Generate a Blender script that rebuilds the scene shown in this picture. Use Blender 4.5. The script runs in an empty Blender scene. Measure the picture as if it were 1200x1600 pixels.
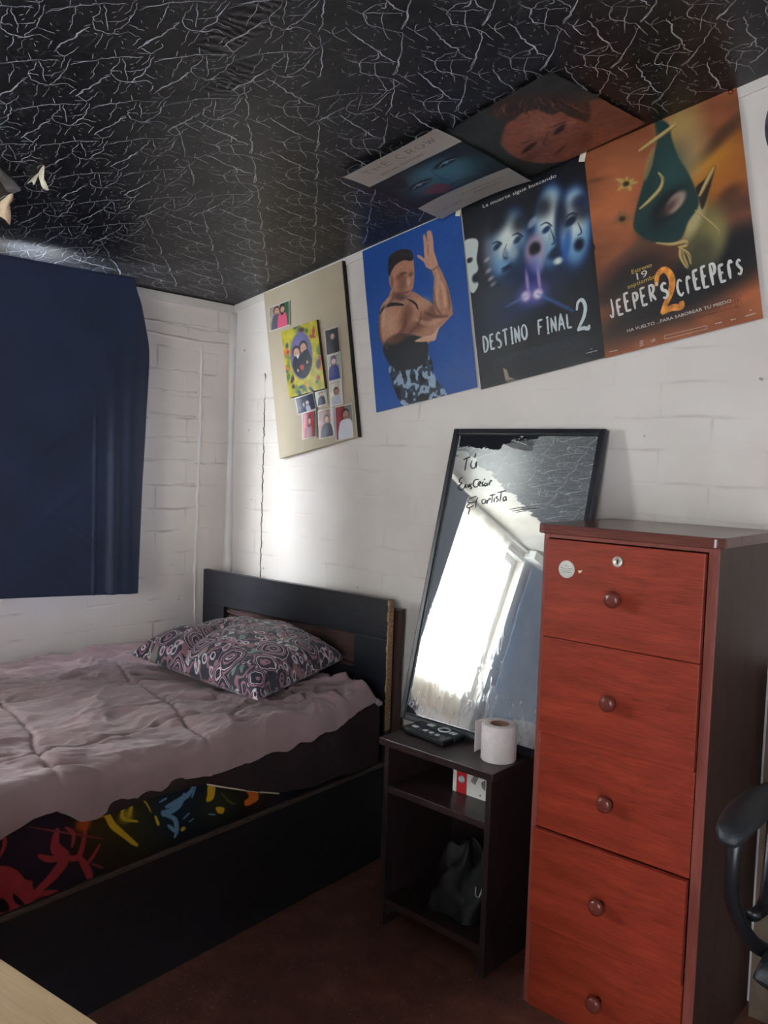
import bpy, bmesh, math, random
import numpy as np
from mathutils import Vector, Matrix

# ------------------------------------------------------------------ camera, light, exposure
S = bpy.context.scene
COL = S.collection
H_EYE = 1.38
YAW, PITCH, ROLL = 0.7341, 0.0609, 0.0344
def camera():
    f = Vector((-math.sin(YAW)*math.cos(PITCH), math.cos(YAW)*math.cos(PITCH), -math.sin(PITCH)))
    r = Vector((math.cos(YAW), math.sin(YAW), 0)); u = r.cross(f)
    c, s = math.cos(ROLL), math.sin(ROLL)
    r2 = c*r + s*u; u2 = -s*r + c*u
    cd = bpy.data.cameras.new('camera'); co = bpy.data.objects.new('camera', cd); COL.objects.link(co)
    M = Matrix((r2, u2, -f)).transposed().to_4x4(); M.translation = (0, 0, H_EYE)
    co.matrix_world = M
    cd.sensor_fit = 'HORIZONTAL'; cd.sensor_width = 36; cd.lens = 36*1320.1/1200; cd.clip_start = .02
    S.camera = co
camera()
S.view_settings.view_transform = 'Standard'; S.view_settings.look = 'None'
S.view_settings.gamma = 1; S.view_settings.use_curve_mapping = False
S.view_settings.exposure = 1.0

w = bpy.data.worlds.new('world'); S.world = w; w.use_nodes = True
w.node_tree.nodes['Background'].inputs[0].default_value = (.75, .86, 1, 1)
w.node_tree.nodes['Background'].inputs[1].default_value = 6.0

def area(name, loc, target, sx, sy, watts, color):
    l = bpy.data.lights.new(name, 'AREA'); l.shape = 'RECTANGLE'; l.size = sx; l.size_y = sy
    l.energy = watts; l.color = color
    o = bpy.data.objects.new(name, l); COL.objects.link(o); o.location = loc
    o.rotation_euler = (Vector(target)-Vector(loc)).to_track_quat('-Z', 'Y').to_euler()
    return o
area('daylight_outside_window', (-3.75, -.15, 1.75), (-2.6, .55, 1.35), 3.2, 1.3, 300, (.88, .95, 1.0))
area('added_fill_light', (.55, -2.35, 1.45), (-.6, 1.2, 1.0), .85, 1.5, 14, (1.0, .95, .88))  # added fill lamp behind the camera, in an assumed opening
sun = bpy.data.lights.new('sun', 'SUN'); sun.energy = 2.5; sun.angle = math.radians(34); sun.color = (.94, .97, 1)
so = bpy.data.objects.new('sun', sun); COL.objects.link(so)
so.rotation_euler = Vector((.36, .80, -.50)).to_track_quat('-Z', 'Y').to_euler()

# ------------------------------------------------------------------ room measures (metres)
YW, XL = 2.2528, -2.932
XR, YF = 1.05, -2.15
def ceil_z(x): return 2.013 + .1711*(x-XL)

# ------------------------------------------------------------------ helpers
def lin(c):
    c = np.asarray(c, float)/255.
    return np.where(c <= .04045, c/12.92, ((c+.055)/1.055)**2.4)
def L4(c): return tuple(float(v) for v in lin(c)) + (1.,)

def link(o, parent=None):
    COL.objects.link(o)
    if parent is not None: o.parent = parent
    return o
def tag(o, label=None, cat=None, group=None, kind=None):
    if label: o['label'] = label
    if cat: o['category'] = cat
    if group: o['group'] = group
    if kind: o['kind'] = kind
    return o
def empty(name, loc, rz=0, label=None, cat=None, group=None):
    o = bpy.data.objects.new(name, None); o.empty_display_size = .05
    o.location = loc; o.rotation_euler = (0, 0, rz); COL.objects.link(o)
    return tag(o, label, cat, group)
def mesh(name, verts, faces, mat, parent=None, smooth=False, loc=None):
    me = bpy.data.meshes.new(name); me.from_pydata([tuple(v) for v in verts], [], faces)
    if smooth: me.polygons.foreach_set('use_smooth', [True]*len(me.polygons))
    me.update()
    if mat: me.materials.append(mat)
    o = bpy.data.objects.new(name, me)
    if loc is not None: o.location = loc
    return link(o, parent)
def bm_obj(name, bm, mat, parent=None, smooth=False, loc=None, bevel=0, seg=2):
    bmesh.ops.recalc_face_normals(bm, faces=bm.faces)
    me = bpy.data.meshes.new(name); bm.to_mesh(me); bm.free()
    if smooth: me.polygons.foreach_set('use_smooth', [True]*len(me.polygons))
    if mat: me.materials.append(mat)
    o = bpy.data.objects.new(name, me)
    if loc is not None: o.location = loc
    if bevel:
        m = o.modifiers.new('bevel', 'BEVEL'); m.width = bevel; m.segments = seg; m.limit_method = 'ANGLE'
    return link(o, parent)
def add_box(bm, x0, x1, y0, y1, z0, z1):
    vs = [bm.verts.new((x, y, z)) for x in (x0, x1) for y in (y0, y1) for z in (z0, z1)]
    for f in ((0,1,3,2),(4,6,7,5),(0,4,5,1),(2,3,7,6),(0,2,6,4),(1,5,7,3)):
        bm.faces.new([vs[i] for i in f])
def box(name, x0, x1, y0, y1, z0, z1, mat, parent=None, bevel=.0015):
    bm = bmesh.new(); add_box(bm, x0, x1, y0, y1, z0, z1)
    return bm_obj(name, bm, mat, parent, bevel=bevel)
def boxes(name, bl, mat, parent=None, bevel=.0015):
    bm = bmesh.new()
    for b in bl: add_box(bm, *b)
    return bm_obj(name, bm, mat, parent, bevel=bevel)
def grid_mesh(name, P, mat, parent=None, smooth=True, closed_u=False, color=None):
    """P: array (ny, nx, 3)"""
    ny, nx = P.shape[:2]
    idx = np.arange(nx*ny).reshape(ny, nx)
    if closed_u: idx = np.concatenate([idx, idx[:, :1]], 1)
    q = np.stack([idx[:-1, :-1], idx[:-1, 1:], idx[1:, 1:], idx[1:, :-1]], -1).reshape(-1, 4)
    me = bpy.data.meshes.new(name)
    me.vertices.add(nx*ny); me.vertices.foreach_set('co', P.reshape(-1, 3).astype(np.float32).ravel())
    me.loops.add(q.size); me.loops.foreach_set('vertex_index', q.astype(np.int32).ravel())
    me.polygons.add(len(q)); me.polygons.foreach_set('loop_start', np.arange(0, q.size, 4, dtype=np.int32))
    me.polygons.foreach_set('loop_total', np.full(len(q), 4, np.int32))
    me.polygons.foreach_set('use_smooth', np.full(len(q), smooth))
    me.update(calc_edges=True); me.validate()
    if color is not None:
        at = me.color_attributes.new('art', 'FLOAT_COLOR', 'POINT')
        c = np.ones((nx*ny, 4), np.float32); c[:, :3] = lin(np.clip(color, 0, 255).reshape(-1, 3))
        at.data.foreach_set('color', c.ravel())
    if mat: me.materials.append(mat)
    o = bpy.data.objects.new(name, me)
    return link(o, parent)
def lathe(name, prof, mat, parent=None, n=32, loc=(0,0,0), axis='Z', smooth=True):
    vs, fs = [], []
    for r, z in prof:
        for k in range(n):
            a = 2*math.pi*k/n
            p = (r*math.cos(a), r*math.sin(a), z)
            if axis == 'Y': p = (p[0], p[2], p[1])
            vs.append((p[0]+loc[0], p[1]+loc[1], p[2]+loc[2]))
    for i in range(len(prof)-1):
        for k in range(n):
            fs.append((i*n+k, i*n+(k+1) % n, (i+1)*n+(k+1) % n, (i+1)*n+k))
    bm = bmesh.new(); v = [bm.verts.new(p) for p in vs]
    for f in fs: bm.faces.new([v[i] for i in f])
    bmesh.ops.remove_doubles(bm, verts=bm.verts, dist=1e-5)
    return bm_obj(name, bm, mat, parent, smooth)
def catmull(pts, n=8, closed=False):
    P = np.asarray(pts, float); m = len(P); out = []
    rng = range(m) if closed else range(m-1)
    for i in rng:
        g = (lambda k: P[k % m]) if closed else (lambda k: P[min(max(k, 0), m-1)])
        a, b, c, d = g(i-1), g(i), g(i+1), g(i+2)
        for t in np.linspace(0, 1, n, endpoint=False):
            out.append(.5*((2*b)+(-a+c)*t+(2*a-5*b+4*c-d)*t*t+(-a+3*b-3*c+d)*t**3))
    if not closed: out.append(P[-1])
    return np.array(out)
def ribbon(Q, wd, taper=.5, n=5):
    """2D polyline -> quad strip"""
    Q = catmull(Q, n) if len(Q) > 2 else np.asarray(Q, float)
    if len(Q) == 2: Q = np.array([Q[0]*(1-t)+Q[1]*t for t in np.linspace(0, 1, 6)])
    T = np.gradient(Q, axis=0); T /= np.linalg.norm(T, axis=1)[:, None]+1e-12; Nn = np.c_[-T[:, 1], T[:, 0]]
    k = np.linspace(0, 1, len(Q)); W = wd/2*(1-taper*np.abs(2*k-1)**2)
    V = np.concatenate([Q+Nn*W[:, None], Q-Nn*W[:, None]]); m = len(Q)
    return V, [(i, i+1, m+i+1, m+i) for i in range(m-1)]
def tube(name, pts, rad, mat, parent=None, n=12, sm=6, flat=1.0):
    c = catmull(pts, sm) if sm > 1 else np.asarray(pts, float)
    R = np.interp(np.linspace(0, 1, len(c)), np.linspace(0, 1, len(rad)), rad) if hasattr(rad, '__len__') else np.full(len(c), rad)
    T = np.gradient(c, axis=0); T /= np.linalg.norm(T, axis=1)[:, None]+1e-12
    up = np.array([0, 0, 1.]) if abs(T[0][2]) < .9 else np.array([1., 0, 0])
    bm = bmesh.new(); rings = []
    u = np.cross(T[0], up); u /= np.linalg.norm(u)
    for p, t, r in zip(c, T, R):
        u = u - t*(u@t); u /= np.linalg.norm(u); v = np.cross(t, u)
        rings.append([bm.verts.new(tuple(p+r*(math.cos(a)*u+flat*math.sin(a)*v))) for a in np.linspace(0, 2*math.pi, n, endpoint=False)])
    for A, B in zip(rings[:-1], rings[1:]):
        for k in range(n): bm.faces.new((A[k], A[(k+1) % n], B[(k+1) % n], B[k]))
    bm.faces.new(rings[0]); bm.faces.new(rings[-1])
    return bm_obj(name, bm, mat, parent, True)
def vnoise(x, y, seed=0):
    """value noise, vectorised"""
    xi, yi = np.floor(x).astype(np.int64), np.floor(y).astype(np.int64)
    fx, fy = x-xi, y-yi; fx = fx*fx*(3-2*fx); fy = fy*fy*(3-2*fy)
    def h(a, b):
        n = (a*374761393+b*668265263+seed*974634777) & 0x7fffffff
        n = ((n ^ (n >> 13))*1274126177) & 0x7fffffff
        return ((n ^ (n >> 16)) & 0xffff)/65535.
    return (h(xi, yi)*(1-fx)+h(xi+1, yi)*fx)*(1-fy)+(h(xi, yi+1)*(1-fx)+h(xi+1, yi+1)*fx)*fy
def fbm(x, y, o=4, seed=0):
    s, a, t = 0, 1, 0
    for k in range(o): s = s+a*vnoise(x*2**k, y*2**k, seed+k*7); t += a; a *= .5
    return s/t
def sstep(a, b, x):
    t = np.clip((x-a)/(b-a), 0, 1); return t*t*(3-2*t)

# ------------------------------------------------------------------ materials
class NT:
    def __init__(s, name):
        s.m = bpy.data.materials.new(name); s.m.use_nodes = True; s.t = s.m.node_tree
        s.b = s.t.nodes['Principled BSDF']; s.out = s.t.nodes['Material Output']
    def n(s, typ, **kw):
        nd = s.t.nodes.new(typ)
        for k, v in kw.items():
            if k.startswith('i_'): nd.inputs[k[2:].replace('_', ' ')].default_value = v
            else: setattr(nd, k, v)
        return nd
    def l(s, a, b): s.t.links.new(a, b)
    def coord(s, scale=(1,1,1), rot=(0,0,0), loc=(0,0,0), src='Object'):
        tc = s.n('ShaderNodeTexCoord'); mp = s.n('ShaderNodeMapping')
        mp.inputs['Scale'].default_value = scale; mp.inputs['Rotation'].default_value = rot; mp.inputs['Location'].default_value = loc
        s.l(tc.outputs[src], mp.inputs[0]); return mp.outputs[0]
    def noise(s, vec, scale, detail=3, rough=.5, dist=0):
        n = s.n('ShaderNodeTexNoise'); s.l(vec, n.inputs['Vector'])
        n.inputs['Scale'].default_value = scale; n.inputs['Detail'].default_value = detail
        n.inputs['Roughness'].default_value = rough; n.inputs['Distortion'].default_value = dist
        return n.outputs['Fac']
    def noisec(s, vec, scale, detail=2):
        n = s.n('ShaderNodeTexNoise'); s.l(vec, n.inputs['Vector'])
        n.inputs['Scale'].default_value = scale; n.inputs['Detail'].default_value = detail
        return n.outputs['Color']
    def math(s, op, a, b=None, c=None, clamp=False):
        m = s.n('ShaderNodeMath', operation=op); m.use_clamp = clamp
        for i, v in enumerate((a, b, c)):
            if v is None: continue
            if hasattr(v, 'links'): s.l(v, m.inputs[i])
            else: m.inputs[i].default_value = v
        return m.outputs[0]
    def vmath(s, op, a, b):
        m = s.n('ShaderNodeVectorMath', operation=op)
        for i, v in enumerate((a, b)):
            if hasattr(v, 'links'): s.l(v, m.inputs[i])
            elif isinstance(v, (int, float)): m.inputs['Scale'].default_value = v
            else: m.inputs[i].default_value = v
        return m.outputs[0]
    def scale(s, a, f):
        m = s.n('ShaderNodeVectorMath', operation='SCALE'); s.l(a, m.inputs[0]); m.inputs['Scale'].default_value = f
        return m.outputs[0]
    def ramp(s, fac, stops, interp='LINEAR'):
        r = s.n('ShaderNodeValToRGB'); s.l(fac, r.inputs[0]); cr = r.color_ramp; cr.interpolation = interp
        while len(cr.elements) < len(stops): cr.elements.new(.5)
        for e, (p, c) in zip(cr.elements, stops):
            e.position = p; e.color = c if len(c) == 4 else L4(c)
        return r.outputs[0]
    def step(s, v, a, b):
        m = s.n('ShaderNodeMapRange', interpolation_type='SMOOTHSTEP'); s.l(v, m.inputs['Value'])
        m.inputs['From Min'].default_value = a; m.inputs['From Max'].default_value = b
        return m.outputs[0]
    def mix(s, fac, a, b):
        m = s.n('ShaderNodeMix', data_type='RGBA')
        for i, v in ((0, fac), (6, a), (7, b)):
            if hasattr(v, 'links'): s.l(v, m.inputs[i])
            elif i == 0: m.inputs[0].default_value = v
            else: m.inputs[i].default_value = v if len(v) == 4 else L4(v)
        return m.outputs[2]
    def sep(s, vec):
        x = s.n('ShaderNodeSeparateXYZ'); s.l(vec, x.inputs[0]); return x.outputs
    def comb(s, x, y, z=0.):
        c = s.n('ShaderNodeCombineXYZ')
        for i, v in enumerate((x, y, z)):
            if hasattr(v, 'links'): s.l(v, c.inputs[i])
            else: c.inputs[i].default_value = v
        return c.outputs[0]
    def bump(s, h, strength=.3, dist=.01, prev=None):
        b = s.n('ShaderNodeBump'); b.inputs['Strength'].default_value = strength; b.inputs['Distance'].default_value = dist
        s.l(h, b.inputs['Height'])
        if prev is not None: s.l(prev, b.inputs['Normal'])
        s.l(b.outputs[0], s.b.inputs['Normal']); return b.outputs[0]
    def base(s, c):
        if hasattr(c, 'links'): s.l(c, s.b.inputs['Base Color'])
        else: s.b.inputs['Base Color'].default_value = L4(c)
        return s
    def set(s, **kw):
        for k, v in kw.items():
            i = s.b.inputs[k.replace('_', ' ')]
            if hasattr(v, 'links'): s.l(v, i)
            else: i.default_value = v
        return s

def plain(name, c, rough=.5, metal=0, var=.12, scale=30, bump=0, spec=.5):
    t = NT(name); co = t.coord()
    f = t.noise(co, scale, 4)
    d = tuple(max(0, v*(1-var)) for v in c); e = tuple(min(255, v*(1+var)) for v in c)
    t.base(t.ramp(f, [(.3, d), (.7, e)])); t.set(Roughness=rough, Metallic=metal)
    t.b.inputs['Specular IOR Level'].default_value = spec
    if bump: t.bump(f, bump, .004)
    return t.m

def wood(name, dark, light, rough=.4, axis='x', grain=1.0, spec=.5, freckle=0):
    t = NT(name)
    sc = {'x': (1.3, 12, 12), 'y': (12, 1.3, 12), 'z': (12, 12, 1.3)}[axis]
    co = t.coord(scale=sc)
    d = t.noisec(t.coord(), 5, 2); co2 = t.vmath('ADD', co, t.scale(d, .35))
    f = t.noise(co2, 3.4*grain, 6, .7, .2)
    g = t.noise(t.coord(scale=tuple(v*9 if v > 2 else v*3 for v in sc)), 3, 4, .7)
    h = t.math('ADD', t.math('MULTIPLY', f, .55), t.math('MULTIPLY', g, .45))
    t.base(t.ramp(h, [(.38, dark), (.5, tuple((a+b)/2 for a, b in zip(dark, light))), (.62, light)]))
    t.set(Roughness=rough); t.b.inputs['Specular IOR Level'].default_value = spec
    t.bump(h, .08, .003)
    return t.m

def wall_mat(name, horiz, smudge):
    """white painted brick; horiz = 'x' or 'y' axis along the wall"""
    t = NT(name); co = t.coord(); X, Y, Z = t.sep(co)
    A = X if horiz == 'x' else Y
    dn = t.sep(t.noisec(co, 4.5, 5))
    wob = t.math('MULTIPLY', t.math('SUBTRACT', dn[0], .5), .030)
    v = t.comb(A, t.math('ADD', t.math('SUBTRACT', Z, .055), wob))
    br = t.n('ShaderNodeTexBrick'); t.l(v, br.inputs['Vector'])
    br.inputs['Scale'].default_value = 1; br.inputs['Brick Width'].default_value = .29; br.inputs['Row Height'].default_value = .092
    br.inputs['Mortar Size'].default_value = .007; br.inputs['Mortar Smooth'].default_value = 1
    fade = t.step(t.noise(co, 4.5, 3), .48, .68)
    mort = t.math('MULTIPLY', br.outputs['Fac'], t.math('ADD', t.math('MULTIPLY', fade, .85), .06))
    fine = t.noise(co, 22, 5, .6); big = t.noise(co, 2.2, 3)
    hgt = t.math('ADD', t.math('MULTIPLY', mort, -1.0), t.math('MULTIPLY', fine, .35))
    hgt = t.math('ADD', hgt, t.math('MULTIPLY', big, .8))
    col = t.ramp(big, [(.3, (214, 206, 199)), (.7, (230, 223, 216))])
    # grime in the joints
    g = t.math('MULTIPLY', t.math('MULTIPLY', br.outputs['Fac'], t.step(t.noise(co, 5.5, 2), .5, .72)), smudge)
    col = t.mix(g, col, (120, 108, 100))
    # yellowish stain patches
    col = t.mix(t.math('MULTIPLY', t.step(t.noise(co, 1.6, 4), .52, .8), .35), col, (180, 164, 146))
    # little chips
    chip = t.step(t.noise(co, 38, 2, .5), .77, .79)
    col = t.mix(t.math('MULTIPLY', chip, .6), col, (110, 96, 88))
    if horiz == 'x':   # the long settlement crack
        w = t.math('MULTIPLY', t.math('SUBTRACT', t.noise(t.comb(0., 0., Z), 26, 4, .7), .5), .03)
        dist = t.math('ABSOLUTE', t.math('SUBTRACT', t.math('SUBTRACT', X, -2.713), w))
        wd = t.math('MULTIPLY', t.noise(t.comb(3., 0., Z), 9, 2), .007)
        ck = t.math('LESS_THAN', dist, wd)
        ck = t.math('MULTIPLY', ck, t.math('MULTIPLY', t.math('GREATER_THAN', Z, .82), t.math('LESS_THAN', Z, 1.72)))
        ck = t.math('MULTIPLY', ck, t.step(t.noise(t.comb(7., 0., Z), 5, 2), .38, .46))
        col = t.mix(ck, col, (70, 62, 56)); hgt = t.math('SUBTRACT', hgt, t.math('MULTIPLY', ck, 1.5))
    t.base(col); t.set(Roughness=.42); t.b.inputs['Specular IOR Level'].default_value = .35
    t.bump(hgt, .28 if horiz == 'x' else .42, .008)
    return t.m

def ceiling_mat():
    """black marbled self-adhesive vinyl with pale veins, bare board where it has peeled"""
    t = NT('marbled_vinyl'); co = t.coord(); X, Y, Z = t.sep(co)
    flat = t.comb(X, Y, 0.)
    def veins(scale, rot, aniso, width, seed, lo, hi, warp=.05):
        mp = t.n('ShaderNodeMapping'); mp.inputs['Rotation'].default_value = (0, 0, rot)
        mp.inputs['Location'].default_value = (seed, seed*.7, 0); t.l(flat, mp.inputs[0])
        m2 = t.n('ShaderNodeMapping'); m2.inputs['Scale'].default_value = (1, aniso, 1); t.l(mp.outputs[0], m2.inputs[0])
        wv = t.vmath('ADD', m2.outputs[0], t.scale(t.vmath('SUBTRACT', t.noisec(m2.outputs[0], 14, 4), (.5, .5, .5)), warp))
        vo = t.n('ShaderNodeTexVoronoi', feature='DISTANCE_TO_EDGE'); vo.voronoi_dimensions = '2D'
        t.l(wv, vo.inputs['Vector']); vo.inputs['Scale'].default_value = scale
        thick = t.math('MULTIPLY', t.step(t.noise(m2.outputs[0], 9, 3), .35, .7), width)
        line = t.math('SUBTRACT', 1., t.math('DIVIDE', vo.outputs['Distance'], t.math('ADD', thick, .004)), clamp=True)
        mask = t.step(t.noise(m2.outputs[0], 6.5, 3, .6), lo, hi)
        return t.math('MULTIPLY', t.math('POWER', line, .7), mask)
    a = veins(9.5, .5, 1.9, .05, 0, .45, .56, .07)
    b = veins(13, -.35, 2.3, .045, 4.3, .47, .58, .06)
    c = veins(22, .9, 2.0, .05, 9.1, .52, .62, .05)
    v = t.math('MULTIPLY', t.math('MAXIMUM', t.math('MULTIPLY', b, .6), c), .22)
    base = t.ramp(t.noise(flat, 3, 4), [(.3, (14, 14, 17)), (.7, (24, 24, 27))])
    col = t.mix(t.math('MULTIPLY', v, .8), base, (176, 178, 186))
    # bare patch near the window
    e = t.math('MULTIPLY', t.math('SUBTRACT', t.noise(flat, 11, 3), .5), .16)
    bare = t.math('MULTIPLY', t.math('LESS_THAN', t.math('ADD', X, e), -2.64), t.math('LESS_THAN', t.math('ADD', Y, e), 1.0))
    col = t.mix(bare, col, t.ramp(t.noise(flat, 6, 4), [(.3, (168, 160, 148)), (.7, (196, 190, 180))]))
    t.base(col)
    t.set(Roughness=t.math('ADD', t.math('MULTIPLY', t.noise(flat, 7, 3), .12), .36))
    t.b.inputs['Specular IOR Level'].default_value = .55
    # gathered wrinkles and soft waviness
    big = t.noise(flat, 2.6, 3); mid = t.noise(flat, 12, 3)
    wr = t.n('ShaderNodeTexWave'); wm = t.n('ShaderNodeMapping'); wm.inputs['Rotation'].default_value = (0, 0, .2); t.l(flat, wm.inputs[0])
    t.l(wm.outputs[0], wr.inputs['Vector']); wr.inputs['Scale'].default_value = 15; wr.inputs['Distortion'].default_value = 9; wr.inputs['Detail'].default_value = 2
    def spot(cx, cy, rx, ry):
        dx = t.math('DIVIDE', t.math('SUBTRACT', X, cx), rx); dy = t.math('DIVIDE', t.math('SUBTRACT', Y, cy), ry)
        return t.math('SUBTRACT', 1., t.math('ADD', t.math('MULTIPLY', dx, dx), t.math('MULTIPLY', dy, dy)), clamp=True)
    ws = t.math('ADD', spot(-1.45, 1.12, .17, .05), spot(-1.62, 1.22, .1, .04), clamp=True)
    h = t.math('ADD', t.math('MULTIPLY', big, 1.6), t.math('MULTIPLY', mid, .12))
    h = t.math('ADD', h, t.math('MULTIPLY', t.math('MULTIPLY', wr.outputs['Fac'], ws), .45))
    t.bump(h, .6, .012)
    return t.m

def cloth_mat(name, c1, c2, rough=.85, weave=900, sheen=.3, wr=.25, translucent=0):
    t = NT(name); co = t.coord()
    f = t.noise(co, 6, 4); g = t.noise(co, weave, 2)
    t.base(t.mix(t.math('MULTIPLY', g, .5), t.ramp(f, [(.3, c1), (.7, c2)]), tuple(v*.8 for v in c1)))
    t.set(Roughness=rough); t.b.inputs['Sheen Weight'].default_value = sheen
    h = t.math('ADD', t.math('MULTIPLY', g, .1), t.noise(co, 18, 4))
    t.bump(h, wr, .006)
    if translucent:
        tr = t.n('ShaderNodeBsdfTranslucent'); tr.inputs[0].default_value = L4(c2)
        mx = t.n('ShaderNodeMixShader'); mx.inputs[0].default_value = translucent
        t.l(t.b.outputs[0], mx.inputs[1]); t.l(tr.outputs[0], mx.inputs[2]); t.l(mx.outputs[0], t.out.inputs[0])
    return t.m

def art_mat(name, rough=.45, spec=.5):
    t = NT(name); a = t.n('ShaderNodeAttribute', attribute_name='art')
    co = t.coord(); f = t.noise(co, 14, 3)
    t.base(a.outputs['Color']); t.set(Roughness=rough); t.b.inputs['Specular IOR Level'].default_value = spec
    t.bump(f, .25, .006)
    return t.m

def floor_mat():
    t = NT('worn_red_floor'); co = t.coord()
    f = t.noise(co, 9, 6, .65); g = t.noise(co, 110, 3, .7)
    c = t.ramp(f, [(.3, (92, 56, 46)), (.55, (120, 74, 60)), (.75, (144, 92, 74))])
    sp = t.math('MULTIPLY', t.step(g, .60, .68), t.step(t.noise(co, 5, 3), .42, .6))
    c = t.mix(t.math('MULTIPLY', sp, .7), c, (170, 150, 138))
    t.base(c); t.set(Roughness=.75)
    t.bump(t.math('ADD', g, f), .5, .004)
    return t.m

def mirror_mat():
    """old silvered glass: dust haze, drips near the foot, silvering lost at the edges"""
    t = NT('old_mirror'); co = t.coord()      # local: x across 0..w, z up 0..h
    X, Y, Z = t.sep(co)
    gl = t.n('ShaderNodeBsdfGlossy'); gl.inputs['Roughness'].default_value = .015; gl.inputs[0].default_value = (.86, .9, .9, 1)
    di = t.n('ShaderNodeBsdfDiffuse'); di.inputs[0].default_value = L4((196, 200, 204))
    bl = t.n('ShaderNodeBsdfDiffuse'); bl.inputs[0].default_value = L4((34, 36, 42))
    low = t.math('SUBTRACT', 1., t.step(Z, .05, .42))
    blot = t.step(t.noise(t.coord(scale=(1, 1, .5)), 26, 5, .6), .5, .66)
    drip = t.step(t.noise(t.coord(scale=(1, 1, .12)), 60, 3, .6), .60, .68)
    haze = t.math('ADD', .19, t.math('MULTIPLY', low, t.math('ADD', t.math('MULTIPLY', blot, .22), t.math('MULTIPLY', drip, .16))))
    haze = t.math('ADD', haze, t.math('MULTIPLY', t.step(t.noise(co, 5, 4), .4, .8), .08))
    m1 = t.n('ShaderNodeMixShader'); t.l(haze, m1.inputs[0]); t.l(gl.outputs[0], m1.inputs[1]); t.l(di.outputs[0], m1.inputs[2])
    # lost silver: strip near the top, lower left corner
    n1 = t.noise(t.coord(scale=(1, 1, 1.6)), 20, 5, .65)
    top = t.math('GREATER_THAN', t.math('ADD', t.math('MULTIPLY', t.math('SUBTRACT', n1, .5), .12), t.math('SUBTRACT', Z, t.math('MULTIPLY', t.math('MAXIMUM', t.math('SUBTRACT', X, .15), 0.), .22))), .885)
    topx = t.math('MULTIPLY', t.math('GREATER_THAN', X, .03), t.math('LESS_THAN', X, .45))
    n2 = t.math('MULTIPLY', t.math('SUBTRACT', t.noise(co, 22, 3), .5), .03)
    cor = t.math('LESS_THAN', t.math('ADD', t.math('ADD', t.math('MULTIPLY', X, .62), Z), n2), .062)
    k = t.math('MAXIMUM', t.math('MULTIPLY', top, topx), cor)
    m2 = t.n('ShaderNodeMixShader'); t.l(k, m2.inputs[0]); t.l(m1.outputs[0], m2.inputs[1]); t.l(bl.outputs[0], m2.inputs[2])
    t.l(m2.outputs[0], t.out.inputs[0])
    b = t.n('ShaderNodeBump'); b.inputs['Strength'].default_value = .10; b.inputs['Distance'].default_value = .0006
    t.l(t.math('MULTIPLY', t.math('ADD', drip, blot), low), b.inputs['Height']); t.l(b.outputs[0], gl.inputs['Normal'])
    return t.m

def paisley_mat():
    t = NT('paisley_print'); co = t.coord(scale=(1, 1, .6))
    w = t.vmath('ADD', co, t.scale(t.vmath('SUBTRACT', t.noisec(co, 6, 3), (.5, .5, .5)), .085))
    vo = t.n('ShaderNodeTexVoronoi'); t.l(w, vo.inputs['Vector']); vo.inputs['Scale'].default_value = 8.6; vo.inputs['Randomness'].default_value = .85
    d = vo.outputs['Distance']
    sw = t.n('ShaderNodeTexVoronoi'); t.l(w, sw.inputs['Vector']); sw.inputs['Scale'].default_value = 34
    d2 = t.math('ADD', d, t.math('MULTIPLY', sw.outputs['Distance'], .06))
    rings = t.math('FRACT', t.math('MULTIPLY', d2, 7.5))
    hue = t.sep(vo.outputs['Color'])[0]
    field = t.ramp(t.noise(co, 13, 2), [(.40, (40, 40, 62)), (.47, (150, 108, 116)), (.53, (44, 44, 60)), (.60, (112, 140, 132)), (.66, (176, 118, 112)), (.74, (40, 38, 56))], 'CONSTANT')
    ringc = t.ramp(rings, [(0, (30, 30, 50)), (.30, (226, 206, 210)), (.42, (40, 36, 58)), (.60, (168, 116, 134)), (.82, (30, 30, 50))], 'CONSTANT')
    inside = t.math('LESS_THAN', d2, t.math('ADD', .40, t.math('MULTIPLY', hue, .2)))
    c = t.mix(inside, field, ringc)
    dots = t.math('LESS_THAN', t.math('ABSOLUTE', t.math('SUBTRACT', sw.outputs['Distance'], .33)), .07)
    c = t.mix(t.math('MULTIPLY', dots, t.math('SUBTRACT', 1., inside)), c, (206, 198, 206))
    t.base(c); t.set(Roughness=.6); t.b.inputs['Sheen Weight'].default_value = .2
    t.bump(t.noise(co, 24, 3), .25, .004)
    return t.m

M = {}
M['wall_back'] = wall_mat('painted_brick_back', 'x', .25)
M['wall_left'] = wall_mat('painted_brick_left', 'y', .55)
M['wall_plain'] = plain('painted_plaster', (218, 212, 206), .6, var=.05, scale=4)
M['ceiling'] = ceiling_mat(); M['floor'] = floor_mat(); M['mirror'] = mirror_mat()
M['red'] = wood('cherry_laminate', (118, 38, 24), (166, 64, 40), .38, 'x')
M['stile'] = wood('reddish_edge_laminate', (118, 58, 50), (146, 78, 66), .4, 'z')
M['dtop'] = wood('brown_top_laminate', (88, 46, 42), (118, 66, 58), .22, 'x')
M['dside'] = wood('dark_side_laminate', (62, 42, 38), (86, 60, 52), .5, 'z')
M['knob'] = plain('brown_plastic', (112, 54, 46), .22, var=.05)
M['wenge'] = wood('wenge_laminate', (44, 31, 32), (62, 45, 45), .34, 'x')
M['wengez'] = wood('wenge_laminate_upright', (38, 28, 30), (56, 42, 42), .4, 'z')
M['raw'] = plain('raw_chipboard', (150, 118, 88), .8, var=.25, scale=120)
M['bedwood'] = wood('black_stained_wood', (24, 25, 30), (40, 42, 48), .36, 'x')
M['bedside'] = wood('black_stained_wood_side', (20, 20, 24), (34, 34, 38), .45, 'y')
M['ledge'] = wood('scuffed_dark_ledge', (50, 42, 38), (82, 72, 64), .6, 'y')
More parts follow.
